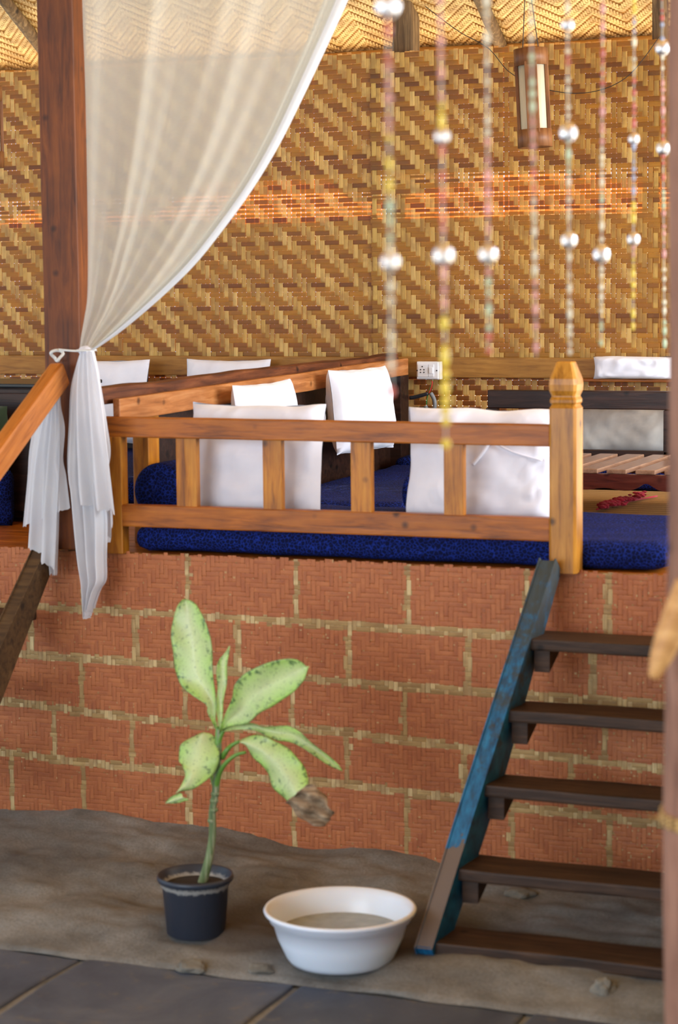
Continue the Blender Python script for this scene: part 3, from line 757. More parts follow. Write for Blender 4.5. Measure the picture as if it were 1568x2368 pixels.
tube('conduit', [L_(984, 938), L_(988, 947), L_(998, 950), L_(1005, 942), L_(1004, 924), L_(996, 909)], .011, M_GREY, wr_, 10, 24)
tube('wire', [L_(1000, 878), L_(998, 893), L_(991, 910)], .0035, M_RED, wr_, 6, 10)
tube('wire', [L_(1001, 878), L_(994, 900), L_(988, 920), L_(986, 936)], .003, M_GRN, wr_, 6, 14)
tube('sleeve', [L_(948, 920), L_(965, 917), L_(990, 910)], .010, M_BPLASTIC, wr_, 8, 10)

# ------------------------------------------------------------------ curtain
def fold(amp, fr, ph=0):
    def f(s, t):
        k = max(0, 1-t)
        return (math.sin(s*fr*6.283+ph+2.5*math.sin(t*2+s*3))*amp+math.sin(s*fr*2.3*6.283+ph*2+t*3)*amp*.35)*(.35+.65*min(1, 3*(1-t)))*min(1, s*6)*min(1, (1-s)*8)
    return f
cu = thing('curtain', 'sheer white curtain gathered to the tall post with its tail hanging', 'curtain', (0, 0, 0))
YC = -.13
C_ = lambda l, y=YC: [aty(x, yy, y) for x, yy in l]
A = C_([(187, -250), (189, -60), (192, 60), (197, 200), (201, 400), (203, 560), (202, 680), (195, 735), (188, 775), (184, 808)])
B = C_([(905, -250), (830, -60), (775, 65), (700, 225), (645, 335), (585, 435), (520, 525), (450, 612), (370, 690), (290, 758), (240, 795), (216, 810)])
loft('drape', A, B, 110, 150, fold(.020, 3.4), M_SHEER, cu, thick=0)
# folded outer edge of the drape, several layers thick
B1 = C_([(845, -250), (770, -60), (722, 65), (655, 222), (605, 330), (552, 425), (492, 512), (425, 598), (352, 675), (280, 745), (236, 786), (213, 808)], YC-.02)
B2 = C_([(907, -250), (832, -60), (777, 65), (702, 225), (647, 335), (587, 435), (522, 525), (452, 612), (372, 690), (292, 758), (241, 795), (217, 810)], YC-.02)
loft('folded_hem', B1, B2, 90, 14, lambda s, t: -.015*math.sin(s*math.pi)+.006*math.sin(s*12), M_SHEER, cu, thick=0)
B0 = C_([(752, -60), (706, 65), (640, 222), (592, 330), (540, 425), (482, 512), (416, 598), (346, 675), (276, 745), (234, 786), (212, 808)], YC-.035)
loft('folded_hem', [a_.lerp(b_, .45) for a_, b_ in zip(B1, B2)], [v+V((0, -.004, 0)) for v in B2], 90, 10, lambda s, t: -.02*math.sin(s*math.pi), M_MUSLIN, cu, thick=0)
def tail(name, A, B, n, m, fr, amp, ph, ragged=.01, mat=None, layer=0):
    o = loft(name, A, B, n, m, lambda s, t: (amp*(.25+.75*t))*math.sin(s*fr*6.283+ph+t*1.2)+amp*.25*math.sin(s*fr*1.7*6.283+ph+s*3)+layer, mat or M_MUSLIN, cu, thick=0)
    me = o.data
    for j in range(m): me.vertices[(n-1)*m+j].co.z += noise.noise(V((j*.9, ph, 0)))*ragged
    return o
tail('tail', C_([(184, 812), (172, 850), (160, 900), (155, 980), (150, 1060), (152, 1110), (158, 1140), (168, 1230), (178, 1300), (188, 1350), (200, 1432)]),
     C_([(216, 812), (224, 850), (232, 900), (244, 980), (252, 1050), (240, 1120), (245, 1210), (244, 1290), (244, 1340), (228, 1365), (213, 1405)]), 70, 60, 3.2, .032, .5)
tail('tail', C_([(186, 812), (180, 850), (176, 900), (176, 980), (180, 1060), (184, 1120), (190, 1165)], YC-.03),
     C_([(216, 812), (226, 850), (234, 895), (247, 980), (258, 1060), (266, 1120), (274, 1188)], YC-.03), 60, 50, 2.3, .028, 2.2, .012)
tail('tail', C_([(190, 812), (190, 860), (196, 940), (204, 1020), (208, 1100), (212, 1170), (214, 1330)], YC+.035),
     C_([(214, 812), (222, 850), (232, 900), (244, 980), (256, 1080), (264, 1170), (266, 1212)], YC+.035), 60, 40, 2.0, .02, 4.0, .02)
cp = thing('curtain_pole', 'wooden curtain pole above the picture carrying the sheer white curtain', 'pole', (0, YC, aty(190, -250, YC).z+.012))
tube('pole', [(-1.35, 0, 0), (-.6, 0, .004), (.1, 0, -.02), (.75, 0, -.045)], .014, M_POLE, cp, 10, 20)
box('bracket', (-1.135, -.01, -.02), (-1.105, .075, .02), M_POST, cp)
# knot where it is tied
kp = aty(200, 811, YC)
bm = bmesh.new(); bmesh.ops.create_uvsphere(bm, u_segments=24, v_segments=14, radius=1)
for v in bm.verts:
    a_ = math.atan2(v.co.y, v.co.x); r_ = 1+.12*math.sin(a_*9)
    v.co = V((v.co.x*.026*r_, v.co.y*.035*r_, v.co.z*.02))
link('gather', bm_mesh('gather', bm, True), M_WHITE, cu, kp)
ct = thing('tieback_cord', 'white cord with a curled loop tying the curtain to the post', 'cord', (0, 0, 0))
r1 = [kp+V((.033*math.cos(a_), .044*math.sin(a_), .002)) for a_ in [i*2*math.pi/20 for i in range(21)]]
tube('band', r1, .004, M_CORD, ct, 8)
lp = aty(135, 822, -.09)
tube('cord', [aty(186, 812, YC-.02), aty(165, 811, YC-.02), aty(143, 809, -.11), aty(136, 808, -.09)], .0042, M_CORD, ct, 8, 16)
tube('loop', [lp+V((.021*math.cos(a_)*(1+.15*math.sin(3*a_)), .012*math.sin(2*a_)-.01, .020*math.sin(a_))) for a_ in [1.3+i*2*math.pi/24*1.08 for i in range(25)]], .0062, M_CORD, ct, 8)
# second cloth hanging behind the handrail
c2_ = thing('cloth', 'white cloth tail hanging behind the sloping handrail left of the post', 'cloth', (0, 0, 0))
def tail2(A, B, n, m, fr, amp, ph, layer):
    o = loft('tail', A, B, n, m, lambda s, t: (amp*(.3+.7*t))*math.sin(s*fr*6.283+ph+t)+amp*.25*math.sin(s*fr*1.7*6.283+ph+s*3)+layer, M_MUSLIN, c2_, thick=0)
    for j in range(m): o.data.vertices[(n-1)*m+j].co.z += noise.noise(V((j*.9, ph, 0)))*.012
YD = -.125
tail2(C_([(122, 840), (104, 910), (82, 960), (66, 1040), (60, 1110), (48, 1220)], YD), C_([(140, 840), (140, 930), (149, 990), (144, 1060), (150, 1100), (158, 1176)], YD), 60, 44, 3.0, .020, 0, 0)
tail2(C_([(124, 840), (108, 920), (94, 980), (80, 1060), (72, 1150), (66, 1258)], YD-.02), C_([(136, 840), (134, 930), (138, 1000), (138, 1090), (134, 1200), (130, 1330)], YD-.02), 60, 40, 2.2, .02, 2.0, 0)
tail2(C_([(128, 840), (120, 960), (112, 1060), (104, 1180), (118, 1328)], YD+.03), C_([(137, 840), (136, 960), (138, 1080), (136, 1200), (131, 1330)], YD+.03), 50, 26, 1.4, .012, 3.0, 0)

# ------------------------------------------------------------------ ladders
def plank_between(name, pts_in, mat, parent, xw):
    """thick stringer: side outline in a plane, extruded by xw along X"""
    vs = [V(p) for p in pts_in]; n = len(vs); vs += [v+V((xw, 0, 0)) for v in vs]
    fs = [tuple(range(n)), tuple(range(2*n-1, n-1, -1))]+[(i, (i+1) % n, n+(i+1) % n, n+i) for i in range(n)]
    bm = bmesh.new(); bm.from_mesh(pyd(name, vs, fs)); bmesh.ops.bevel(bm, geom=bm.edges[:], offset=.005, segments=2, affect='EDGES')
    return link(name, bm_mesh(name, bm), mat, parent)
def ladder(name, label, top, base, width, levels, smat, tmat, group=None, extra=0, td=.20, tw=.062):
    o = thing(name, label, 'ladder', base); top = V(top)-V(base); d = top.normalized()
    side = V((1, 0, 0)); nrm = side.cross(d).normalized()       # nrm points up and out of the flight
    if nrm.z < 0: nrm = -nrm
    for k, xo in enumerate((0, width)):
        h = .075
        a, b = V((xo, 0, 0)), top+V((xo, 0, 0))
        e = b+d*.03
        ol = [a-nrm*h*.2+d*-.02, a+nrm*h*.95, a.lerp(b, .33)+nrm*h*1.03, a.lerp(b, .66)+nrm*h*.97, e+nrm*h*.9, e-nrm*h*.15, a.lerp(b, .5)-nrm*h*1.05, a-nrm*h*.75+d*.09]
        plank_between('stringer', ol, smat, o, tw)
    for lv in levels:
        f = (lv-base[2])/(V(top).z); c = top*f
        tr = box('tread', (.035, -.06, -.042), (width+.03, td-.06, .0), tmat, o, .008, rough=.004); tr.location = c+V((0, -.02, 0)); 
        for xo, sg in ((tw, 1), (width, -1)):
            vs = [V((0, -.05, 0)), V((0, .095, 0)), V((0, .095, -.012)), V((0, -.05, -.075))]
            vs = vs+[v+V((sg*.055, 0, 0)) for v in vs]
            fs = [(0, 1, 2, 3), (7, 6, 5, 4), (0, 4, 5, 1), (1, 5, 6, 2), (2, 6, 7, 3), (3, 7, 4, 0)]
            bm = bmesh.new(); bm.from_mesh(pyd('cleat', vs, fs)); cl = link('cleat', bm_mesh('cleat', bm), tmat, tr, V((xo, .01, -.043))-V((0, 0, 0)))
    return o
ladder('ladder', 'steep wooden ladder with a peeling blue side rail right of the white basin', (.805, -.07, 1.19), (.655, -.94, .045), .86,
       (1.0, .778, .552, .310, .104), M_BLUE, M_TREAD)
ladder('ladder', 'brown wooden ladder at the left edge below the white cloth', (-1.99, -.06, 1.18), (-2.02, -1.22, .03), .75, (.985, .76, .53, .30), M_STRING, M_TREAD)
hr = thing('handrail', 'polished sloping wooden handrail fixed to the tall post at left', 'handrail', (-1.2, 0, 1.95))
ha, hb = at(140, 862, 0, -1.09)-V((-1.2, 0, 1.95)), at(0, 1055, 0, -1.09)-V((-1.2, 0, 1.95))
beam('bar', ha, ha+(hb-ha)*2.2, .06, .10, M_HAND, hr, bev=.014)

# ------------------------------------------------------------------ left bay furniture
ch = thing('cabinet', 'dark brown wooden cabinet at the left edge behind the handrail', 'cabinet', (-1.86, .85, 1.2))
box('body', (-.42, 0, .02), (.17, .42, .595), M_DARK, ch, .01)
box('top', (-.44, -.02, .595), (.19, .44, .612), plain('black_edge', sc(24, 26, 30), .3), ch, .006)
box('door', (-.40, -.016, .05), (-.13, .0, .57), M_DARK, ch, .006); box('door', (-.12, -.016, .05), (.15, .0, .57), M_DARK, ch, .006)
for x in (-.155, -.09):
    bm = bmesh.new(); bmesh.ops.create_uvsphere(bm, u_segments=10, v_segments=8, radius=.011); link('knob', bm_mesh('knob', bm, True), M_TABLE, ch, (x, -.024, .32))
M_GREEN = fabric('dark_green_cloth', sc(34, 52, 22), sc(18, 28, 12))
b_ = at(0, 965, 1, .55)
o = thing('cushion', 'round dark green cushion at the left edge behind the handrail', 'cushion', (b_.x-.10, .62, 1.53), (0, 0, 0))
o.location.z = 1.2+.0
link('cover', cushion_mesh('cover', .34, .30, .14, 20, .5, .006, 11, .02), M_GREEN, o, (0, 0, .22))
o.location = (b_.x-.235, .72, 1.2)
link('seat_base', cushion_mesh('seat_base', .36, .24, .16, 16, .5, .005, 12, .01, 3), M_NAVY, o, (0, 0, .0))

# ------------------------------------------------------------------ paper lamps
t = NT('lamp_paper'); a = t.noise(t.coord((30, 30, 2)), 3, 3, .6)
t.l(t.ramp(a, (.3, (.80, .70, .50, 1)), (.7, (.88, .80, .62, 1))), t.b.inputs['Base Color']); t.b.inputs['Roughness'].default_value = .8
tr = t.n('ShaderNodeBsdfTranslucent'); tr.inputs[0].default_value = (.9, .8, .6, 1); mx = t.n('ShaderNodeMixShader'); mx.inputs[0].default_value = .45
t.l(t.b.outputs[0], mx.inputs[1]); t.l(tr.outputs[0], mx.inputs[2]); t.l(mx.outputs[0], t.out.inputs[0]); M_PAPER = t.m
M_LAMPW = wood('lamp_wood', sc(84, 46, 22), sc(132, 84, 46), sc(156, 108, 66), 'Z', .5, spots=False)
def lamp(c, R, H, label, rot, lean):
    o = thing('hanging_lamp', label, 'lamp', c); o.rotation_euler = (lean[0], lean[1], math.radians(rot))
    lathe('paper_shade', [(R*.80, .05), (R*.80, H-.05), (R*.785, H-.05), (R*.785, .05), (R*.80, .05)], M_PAPER, o, 32, closed=True)
    for z0, z1, r in ((0, .078, R), (H-.075, H, R*.98)):
        lathe('ring', [(r*.82, z0), (r, z0), (r, z1), (r*.82, z1), (r*.82, z0)], M_LAMPW, o, 36, closed=True)
    lathe('bottom_disc', [(0, .006), (R*.80, .006), (R*.80, .012), (0, .012)], M_PAPER, o, 32)
    lathe('top_disc', [(0, H-.012), (R*.82, H-.012), (R*.82, H-.004), (0, H-.004)], M_LAMPW, o, 32)
    for k in range(4):
        a_ = math.pi/2*k+math.radians(20)
        bm = bmesh.new(); add_box(bm, (R*.76, -R*.36, .06), (R*.95, R*.36, H-.06), .003); s_ = link('slat', bm_mesh('slat', bm), M_LAMPW, o); s_.rotation_euler = (0, 0, a_)
    for sx in (-1, 1): tube('cord', [(sx*R*.5, 0, H-.01), (sx*R*.2, 0, H+.22), (0, 0, H+.34)], .0022, M_DCORD, o, 6, 8)
    ztop = roofz(V(c).y)-c[2]-.02
    tube('cord', [(0, 0, H+.335), (0, 0, ztop)], .003, M_DCORD, o, 6)
    return o
LY = 2.0
lc = aty(1238, 347, LY); lt = aty(1226, 118, LY)
lamp((lc.x, LY, lc.z+.012), .078, .435, 'cylindrical paper lamp with wooden rings hanging in front of the right mat', -6, (0, math.radians(-3), 0))
l2 = aty(-28, 388, LY)
lamp((l2.x, LY, l2.z), .082, .40, 'paper lamp in a wooden frame cut off at the left edge', 20, (0, 0, 0))

# ------------------------------------------------------------------ potted plant
PY = -.95
t = NT('leaf_speckled'); uv = t.n('ShaderNodeUVMap'); uv.uv_map = 'uv'; sep = t.n('ShaderNodeSeparateXYZ'); t.l(uv.outputs[0], sep.inputs[0])
s_ = t.n('ShaderNodeMath', operation='SUBTRACT'); t.l(sep.outputs[0], s_.inputs[0]); s_.inputs[1].default_value = .5
ab = t.n('ShaderNodeMath', operation='ABSOLUTE'); t.l(s_.outputs[0], ab.inputs[0])
vv = t.coord((1, 1, 1)); n1 = t.noise(vv, 55, 4, .75); n2 = t.noise(vv, 12, 3, .6)
base = t.mix(t.ramp(ab.outputs[0], (.05, BW(0)), (.5, BW(1))), sc(224, 238, 176), sc(182, 222, 104))
base = t.mix(t.ramp(n2, (.4, BW(0)), (.65, BW(.45))), base, sc(198, 200, 160))
ad = t.n('ShaderNodeMath', operation='MULTIPLY_ADD'); t.l(ab.outputs[0], ad.inputs[0]); ad.inputs[1].default_value = .28; t.l(n1, ad.inputs[2])
fs_ = t.noise(vv, 130, 3, .7)
base = t.mix(t.ramp(fs_, (.60, BW(0)), (.68, BW(.6))), base, sc(96, 130, 72))
base = t.mix(t.ramp(ad.outputs[0], (.64, BW(0)), (.73, BW(.8))), base, sc(66, 104, 62))
base = t.mix(t.ramp(ab.outputs[0], (.475, BW(0)), (.5, BW(.7))), base, sc(60, 100, 50))
t.l(base, t.b.inputs['Base Color']); t.b.inputs['Roughness'].default_value = .35
tr = t.n('ShaderNodeBsdfTranslucent'); t.l(base, tr.inputs[0]); mx = t.n('ShaderNodeMixShader'); mx.inputs[0].default_value = .3
t.l(t.b.outputs[0], mx.inputs[1]); t.l(tr.outputs[0], mx.inputs[2]); t.l(mx.outputs[0], t.out.inputs[0]); M_LEAF = t.m
M_DEAD = wood('withered_leaf', sc(74, 54, 38), sc(140, 116, 90), sc(178, 156, 126), 'X', .8, spots=False)
M_STEM = wood('plant_stem', sc(52, 66, 38), sc(116, 134, 86), sc(206, 198, 172), 'Z', .5, 1.6)
M_PET = plain('green_petiole', sc(104, 150, 56), .4)
pl = thing('potted_plant', 'speckled broad leaved plant in a small black plastic pot on the sand', 'plant', (-.148, -.965, sand_z(-.148, -.965)-.004))
PL = pl.location
bz = PL.z
def pp(x, y, dy=0): return aty(350+x/3.267, 1380+y/3.267, PY+dy)-PL
def leaf(A, B, dep, n=34, m=15, mat=None, name='leaf'):
    return loft(name, [pp(*q) for q in A], [pp(*q) for q in B], n, m, dep, mat or M_LEAF, pl, .0014)
vee = lambda amp, sl=0, droop=0: (lambda s, t: amp*abs(s-.5)*2*-1+sl*t+droop*t*t+.006*math.sin(t*16+s*5)*abs(s-.5)*2)
leaf([(500, 985), (430, 870), (425, 815), (320, 742), (220, 670), (165, 560), (148, 420), (122, 290), (125, 180), (150, 80), (190, 36)],
     [(504, 985), (490, 760), (472, 600), (452, 460), (425, 320), (390, 205), (340, 120), (290, 65), (240, 42), (194, 36)], vee(.02, .05, .02))
leaf([(512, 1025), (500, 900), (493, 750), (491, 560), (502, 480), (545, 425), (575, 378)], [(524, 1025), (548, 800), (562, 650), (570, 500), (573, 430), (577, 380)], vee(.007, .02))
leaf([(535, 1000), (575, 890), (640, 780), (665, 720), (682, 640), (745, 568), (850, 510), (960, 465), (1080, 440), (1180, 447), (1255, 495)],
     [(538, 1004), (605, 968), (730, 950), (790, 925), (880, 850), (960, 810), (1060, 745), (1150, 685), (1225, 600), (1258, 505)], vee(.02, -.10, .03))
leaf([(545, 1000), (600, 968), (760, 953), (850, 985), (1000, 985), (1100, 1030), (1180, 1110), (1280, 1210), (1370, 1300), (1390, 1345)],
     [(548, 1012), (640, 1004), (780, 1012), (850, 1045), (930, 1090), (1020, 1110), (1130, 1165), (1220, 1232), (1300, 1300), (1386, 1348)], vee(.012, .05, .02))
leaf([(640, 1096), (760, 1050), (860, 1045), (960, 1090), (1080, 1130), (1160, 1190), (1230, 1270), (1278, 1365)],
     [(645, 1102), (700, 1130), (750, 1200), (850, 1260), (920, 1340), (960, 1400), (1050, 1460), (1115, 1505)], vee(-.02, -.06, -.06))
o = leaf([(1278, 1362), (1335, 1375), (1410, 1440), (1450, 1500), (1490, 1555)], [(1112, 1502), (1180, 1560), (1250, 1612), (1320, 1650), (1420, 1668)], lambda s, t: -.12+.012*math.sin(s*14+t*5)+.01*math.sin(t*13), mat=M_DEAD, name='withered_tip'); o['label'] = 'brown shrivelled leaf tip'
leaf([(385, 1032), (340, 1045), (242, 1108), (242, 1215), (292, 1250), (326, 1310), (312, 1370), (300, 1422)],
     [(392, 1032), (450, 1048), (508, 1118), (542, 1200), (524, 1290), (482, 1350), (400, 1410), (304, 1427)], vee(-.02, -.10, -.02))
o = leaf([(215, 1500), (255, 1460), (320, 1428)], [(225, 1508), (300, 1505), (385, 1482)], lambda s, t: -.11+.008*math.sin(s*9), 10, 7, M_LEAF, 'torn_scrap')
tube('stem', [pp(*q) for q in ((378, 2185), (404, 2100), (438, 1960), (462, 1800), (460, 1640), (470, 1560), (485, 1470), (500, 1300), (510, 1120), (512, 1000))], [.017, .0155, .0135, .0125, .0125, .012, .013, .012, .010, .007], M_STEM, pl, 12, 50, .06)
for z_ in ((456, 1690), (470, 1610), (474, 1540), (482, 1490)):
    q = pp(*z_); tube('stem_ring', [q-V((0, 0, .006)), q, q+V((0, 0, .006))], [.0135, .0148, .0135], M_STEM, pl, 12)
tube('petiole', [pp(482, 1460), pp(515, 1330, -.01), pp(570, 1250, -.02), pp(640, 1195, -.02), pp(712, 1175, -.02)], [.011, .010, .008, .0065, .005], M_PET, pl, 8, 22)
tube('petiole', [pp(535, 1215), pp(570, 1160, -.01), pp(610, 1120), pp(665, 1092)], [.010, .009, .007, .005], M_PET, pl, 8, 16)
tube('petiole', [pp(505, 1120), pp(520, 1060), pp(548, 1008)], [.011, .009, .006], M_PET, pl, 8, 12)
tube('petiole', [pp(502, 1110), pp(500, 1040), pp(502, 980)], [.011, .009, .006], M_PET, pl, 8, 12)
tube('petiole', [pp(478, 1440), pp(440, 1300, .05), pp(420, 1120, .02), pp(390, 1036)], [.008, .006, .005, .004], M_PET, pl, 8, 16)
t = NT('pot_plastic'); tc = t.n('ShaderNodeTexCoord'); sp = t.n('ShaderNodeSeparateXYZ'); t.l(tc.outputs['Object'], sp.inputs[0])
nz_ = t.noise(t.coord((1, 1, 1)), 60, 3, .6)
ma = t.n('ShaderNodeMath', operation='MULTIPLY_ADD'); t.l(nz_, ma.inputs[0]); ma.inputs[1].default_value = .03; t.l(sp.outputs[2], ma.inputs[2])
bd = t.ramp(ma.outputs[0], (.176, BW(0)), (.182, BW(.7)), (.193, BW(.7)), (.198, BW(0)))
t.l(t.mix(bd, sc(44, 50, 62), sc(176, 172, 164)), t.b.inputs['Base Color']); t.b.inputs['Roughness'].default_value = .4; M_POT = t.m
pot = [(0, 0), (.092, 0), (.100, .006), (.113, .165), (.118, .170), (.119, .183), (.128, .186), (.131, .196), (.128, .207), (.124, .205), (.118, .190), (.108, .175), (.102, .165), (0, .165)]
lathe('pot', pot, M_POT, pl, 48)
M_SOIL = plain('pot_soil', sc(46, 36, 28), .95)
lathe('soil', [(.106, .160), (.105, .172), (.05, .178), (0, .176)], M_SOIL, pl, 32)

# ------------------------------------------------------------------ white basin
t = NT('basin_plastic'); v = t.coord((1, 1, 1), False); a = t.noise(v, 9, 5, .7)
ao = t.n('ShaderNodeAttribute', attribute_name='stain')
c = t.mix(t.ramp(a, (.45, BW(0)), (.7, BW(1))), (.80, .79, .76, 1), sc(176, 132, 84)); c = t.mix(ao.outputs['Fac'], (.78, .82, .90, 1), c)
t.l(c, t.b.inputs['Base Color']); t.b.inputs['Roughness'].default_value = .3; t.b.inputs['Subsurface Weight'].default_value = .1; M_BASIN = t.m
bsn = thing('basin', 'round white plastic basin of murky water beside the plant pot', 'basin', (.418, -1.055, sand_z(.418, -1.055)-.004))
prof = [(0, .004), (.150, .0), (.166, .004), (.178, .02), (.205, .08), (.222, .138), (.231, .140), (.236, .158), (.247, .164), (.250, .171), (.246, .178), (.236, .176), (.226, .160), (.214, .13), (.196, .08), (.172, .02), (.150, .010), (0, .010)]
o = lathe('tub', prof, M_BASIN, bsn, 72)
st = o.data.attributes.new('stain', 'FLOAT', 'POINT')
for i, v in enumerate(o.data.vertices):
    r_ = math.hypot(v.co.x, v.co.y); inner = 1 if (r_ < .2368 and v.co.z > .009 and (r_ < .15+.47*(v.co.z-.004))) else 0
    st.data[i].value = inner
t = NT('murky_water'); a = t.noise(t.coord((1, 1, 1), False), 14, 4, .6)
t.l(t.ramp(a, (.3, sc(120, 118, 98)), (.7, sc(146, 146, 128))), t.b.inputs['Base Color']); t.b.inputs['Roughness'].default_value = .12; t.b.inputs['Specular IOR Level'].default_value = .6
t.bump(t.noise(t.coord((1, 1, 1), False), 5, 2, .5), .05, .01); M_WATER = t.m
lathe('water', [(0, .100), (.150, .100), (.2025, .100)], M_WATER, bsn, 64, closed=True)

# ------------------------------------------------------------------ stones on the sand
M_STONE = plain('rough_stone', sc(132, 126, 114), .9, var=.25)
def stone(px, py, y, sx, sz, label, seed):
    p = at(px, py, 2, .06); z = sand_z(p.x, p.y)
    bm = bmesh.new(); bmesh.ops.create_icosphere(bm, subdivisions=3, radius=1)
    for v in bm.verts:
        d = 1+.35*noise.noise(v.co*1.3+V((seed*5, 0, 0)))+.1*noise.noise(v.co*4); v.co = V((v.co.x*sx*d, v.co.y*sx*.8*d, max(v.co.z, -.45)*sz*d))
    o = link('stone', bm_mesh('stone', bm), M_STONE, None, (p.x, p.y, z+sz*.25)); tag(o, label, 'stone')
stone(1395, 2275, 0, .035, .035, 'small pale stone on the sand in front of the blue ladder', 1)
stone(1205, 2085, 0, .05, .022, 'flat grey stone lying under the blue ladder', 2)
stone(440, 2205, 0, .05, .025, 'broken mortar lump in front of the black pot', 3)
stone(600, 2215, 0, .045, .018, 'flat lump of mortar between the pot and the basin', 4)

# ------------------------------------------------------------------ foreground post, handrail end and bead strings
fp = atd(1541, 1200, 4.5)
fpo = thing('foreground_post', 'rough brown post out of focus at the right edge', 'post', (fp.x+.075, fp.y, 0))
tube('shaft', [(.004*math.sin(k), .004*math.cos(k*2), -.05+k*.25) for k in range(23)], [.072+.004*noise.noise(V((k*.8, 0, 0))) for k in range(23)], M_FOREPOST, fpo, 20, jit=.03)
rz = atd(1541, 1905, 4.5).z
for k in range(3): tube('rope', [(.079*math.cos(a_), .079*math.sin(a_), rz+k*.009+.01*math.sin(a_)) for a_ in [i*2*math.pi/24 for i in range(25)]], .006, M_STRAW, fpo, 6)
tube('rope_end', [(-.078, -.01, rz), (-.095, -.02, rz-.004), (-.105, -.02, rz+.002)], .005, M_STRAW, fpo, 6, 8)
M_PALEH = wood('pale_rail_wood', sc(150, 100, 50), sc(200, 148, 88), sc(222, 174, 112), 'X', .5, spots=False)
he = atd(1520, 1540, 4.7)
hd = thing('handrail', 'rounded end of a pale wooden handrail showing beside the foreground post', 'handrail', he)
a0 = atd(1510, 1568, 4.4)-he; a1 = atd(1575, 1400, 4.4)-he
tube('bar', [a0, a0+(a1-a0)*.06, a0+(a1-a0)*.2, a0+(a1-a0)*.45, a1, a1+(a1-a0)*.3], [.010, .022, .028, 0.030, .030, .030], M_PALEH, hd, 14, 30)
# bead curtain: strings hang from a pole just above the frame
PA, PB = V((1.80, -4.25, 0)), V((1.567, -1.44, 0)); pn = V((-(PB-PA).y, (PB-PA).x, 0)).normalized()
def atp(px, py): r = ray(px, py); return CAM+r*((PA-CAM).dot(pn)/r.dot(pn))
ROD = 3.13
rd = thing('curtain_pole', 'thin bamboo pole above the picture carrying the bead strings', 'pole', (0, 0, ROD))
tube('pole', [PA+(PB-PA)*f for f in (-.2, .2, .6, 1.25)], .016, M_POLE, rd, 12)
tube('bracket', [PA.lerp(PB, .45), V((fp.x+.06, fp.y, 0))], .013, M_GREYWOOD, rd, 8)
BC = [plain('bead_pink', sc(216, 150, 142), .3), plain('bead_green', sc(186, 204, 168), .3), plain('bead_pale', sc(224, 214, 186), .3),
      plain('bead_yellow', sc(232, 200, 60), .3), plain('bead_red', sc(200, 92, 80), .3), plain('bead_blue', sc(160, 170, 196), .3)]
t = NT('mirror_bead'); t.l(t.ramp(t.noise(t.coord((1, 1, 1)), 30, 2, .5), (.3, (.9, .9, .94, 1)), (.7, (.96, .96, 1, 1))), t.b.inputs['Base Color'])
t.b.inputs['Metallic'].default_value = 1; t.b.inputs['Roughness'].default_value = .28; M_BALL = t.m
bm = bmesh.new(); bmesh.ops.create_icosphere(bm, subdivisions=2, radius=1); BALL = bm_mesh('mirror_bead', bm)
bm = bmesh.new(); bmesh.ops.create_uvsphere(bm, u_segments=8, v_segments=5, radius=1); BV = [v.co.copy() for v in bm.verts]; BF = [tuple(v.index for v in f.verts) for f in bm.faces]; bm.free()
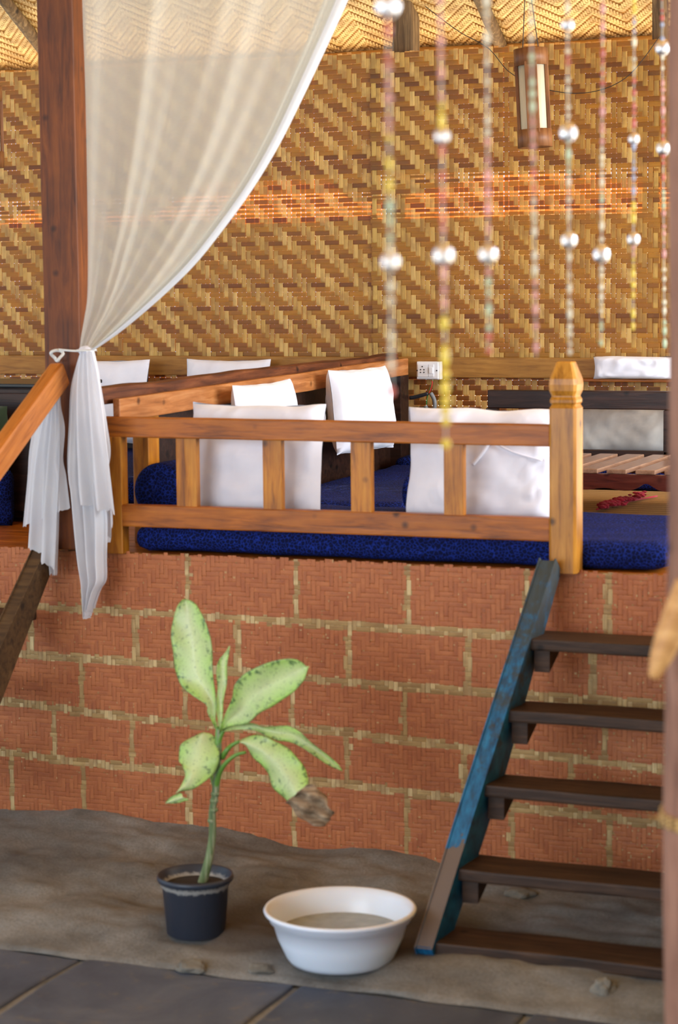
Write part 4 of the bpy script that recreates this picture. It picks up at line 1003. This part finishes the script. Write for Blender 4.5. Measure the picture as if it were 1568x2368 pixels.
strands = [((897, 0), (906, 905), [(897, 12, 1.25), (905, 605, .9)], 'nearest and leftmost'), ((1018, 0), (1032, 1040), [(1024, 315, .8), (1025, 590, 1.15)], 'longest, yellow tipped'),
           ((1126, 60), (1131, 812), [(1129, 588, 1.1)], 'third from the left'), ((1228, 0), (1240, 825), [], 'hanging in front of the paper lamp, fourth from the left'),
           ((1312, 0), (1318, 812), [(1313, 56, .9), (1310, 305, 1.25), (1311, 555, 1.1)], 'with three large mirror balls, right of the paper lamp'),
           ((1394, 40), (1390, 800), [(1392, 588, 1.3)], 'with one low mirror ball, sixth from the left'), ((1467, 0), (1464, 765), [(1463, 320, .9), (1465, 553, 1.05)], 'second from the right'),
           ((1531, 0), (1537, 790), [(1531, 110, 1.3), (1535, 343, 1.25)], 'beside the foreground post')]
for si, (a, b, balls, lab) in enumerate(strands):
    pa, pb = atp(*a), atp(*b); k = (ROD-pb.z)/(pa.z-pb.z); top = pb+(pa-pb)*k
    root = thing('bead_string', 'string of small coloured beads, '+lab, 'bead string', (top.x, top.y, ROD-.016), group='bead strings hanging at the right')
    rel = lambda z: V(((pb.x-top.x)*(ROD-z)/(ROD-pb.z), (pb.y-top.y)*(ROD-z)/(ROD-pb.z), z-ROD+.016))
    tube('thread', [V((0, 0, .016)), rel(pb.z)], .0012, M_CORD, root, 5)
    z = ROD-.03; cur = random.choice(range(6)); cnt = 0
    geo = {c: ([], []) for c in range(6)}
    while z > pb.z:
        if cnt <= 0: cur = random.choices(range(6), [4, 4, 4, 1.2, 2.5, 1.5])[0]; cnt = random.randint(2, 6)
        if si == 1 and z < pb.z+.26 : cur = 3
        r_ = random.uniform(.0042, .0062); L = random.choice((1, 1.6, 2.6))
        if si == 1 and z < pb.z+.26: r_ = .0085
        vs, fs = geo[cur]; o_ = len(vs); c_ = rel(z-r_*L)
        vs.extend(V((v.x*r_, v.y*r_, v.z*r_*L))+c_ for v in BV); fs.extend(tuple(i+o_ for i in f) for f in BF)
        z -= r_*L*2+random.choice((.001, .006, .012, .022)); cnt -= 1
    for c, (vs, fs) in geo.items():
        if vs: o = link('small_beads', pyd('small_beads', vs, fs, True), BC[c], root); o['kind'] = 'stuff'
    for bx, by, s in balls:
        q = atp(bx, by); o = link('mirror_ball', BALL, M_BALL, root); o.location = rel(q.z); o.scale = (.0155*s, .0155*s, .0175*s)

wi = thing('wire', 'thin dark wire drooping across the top of the right woven mat', 'wire', (0, 0, 0))
tube('strand', [aty(x, y, 3.27) for x, y in ((984, 15), (1060, 72), (1130, 112), (1180, 168), (1260, 206), (1360, 214), (1450, 178), (1526, 84))], .0022, M_DCORD, wi, 5, 40)
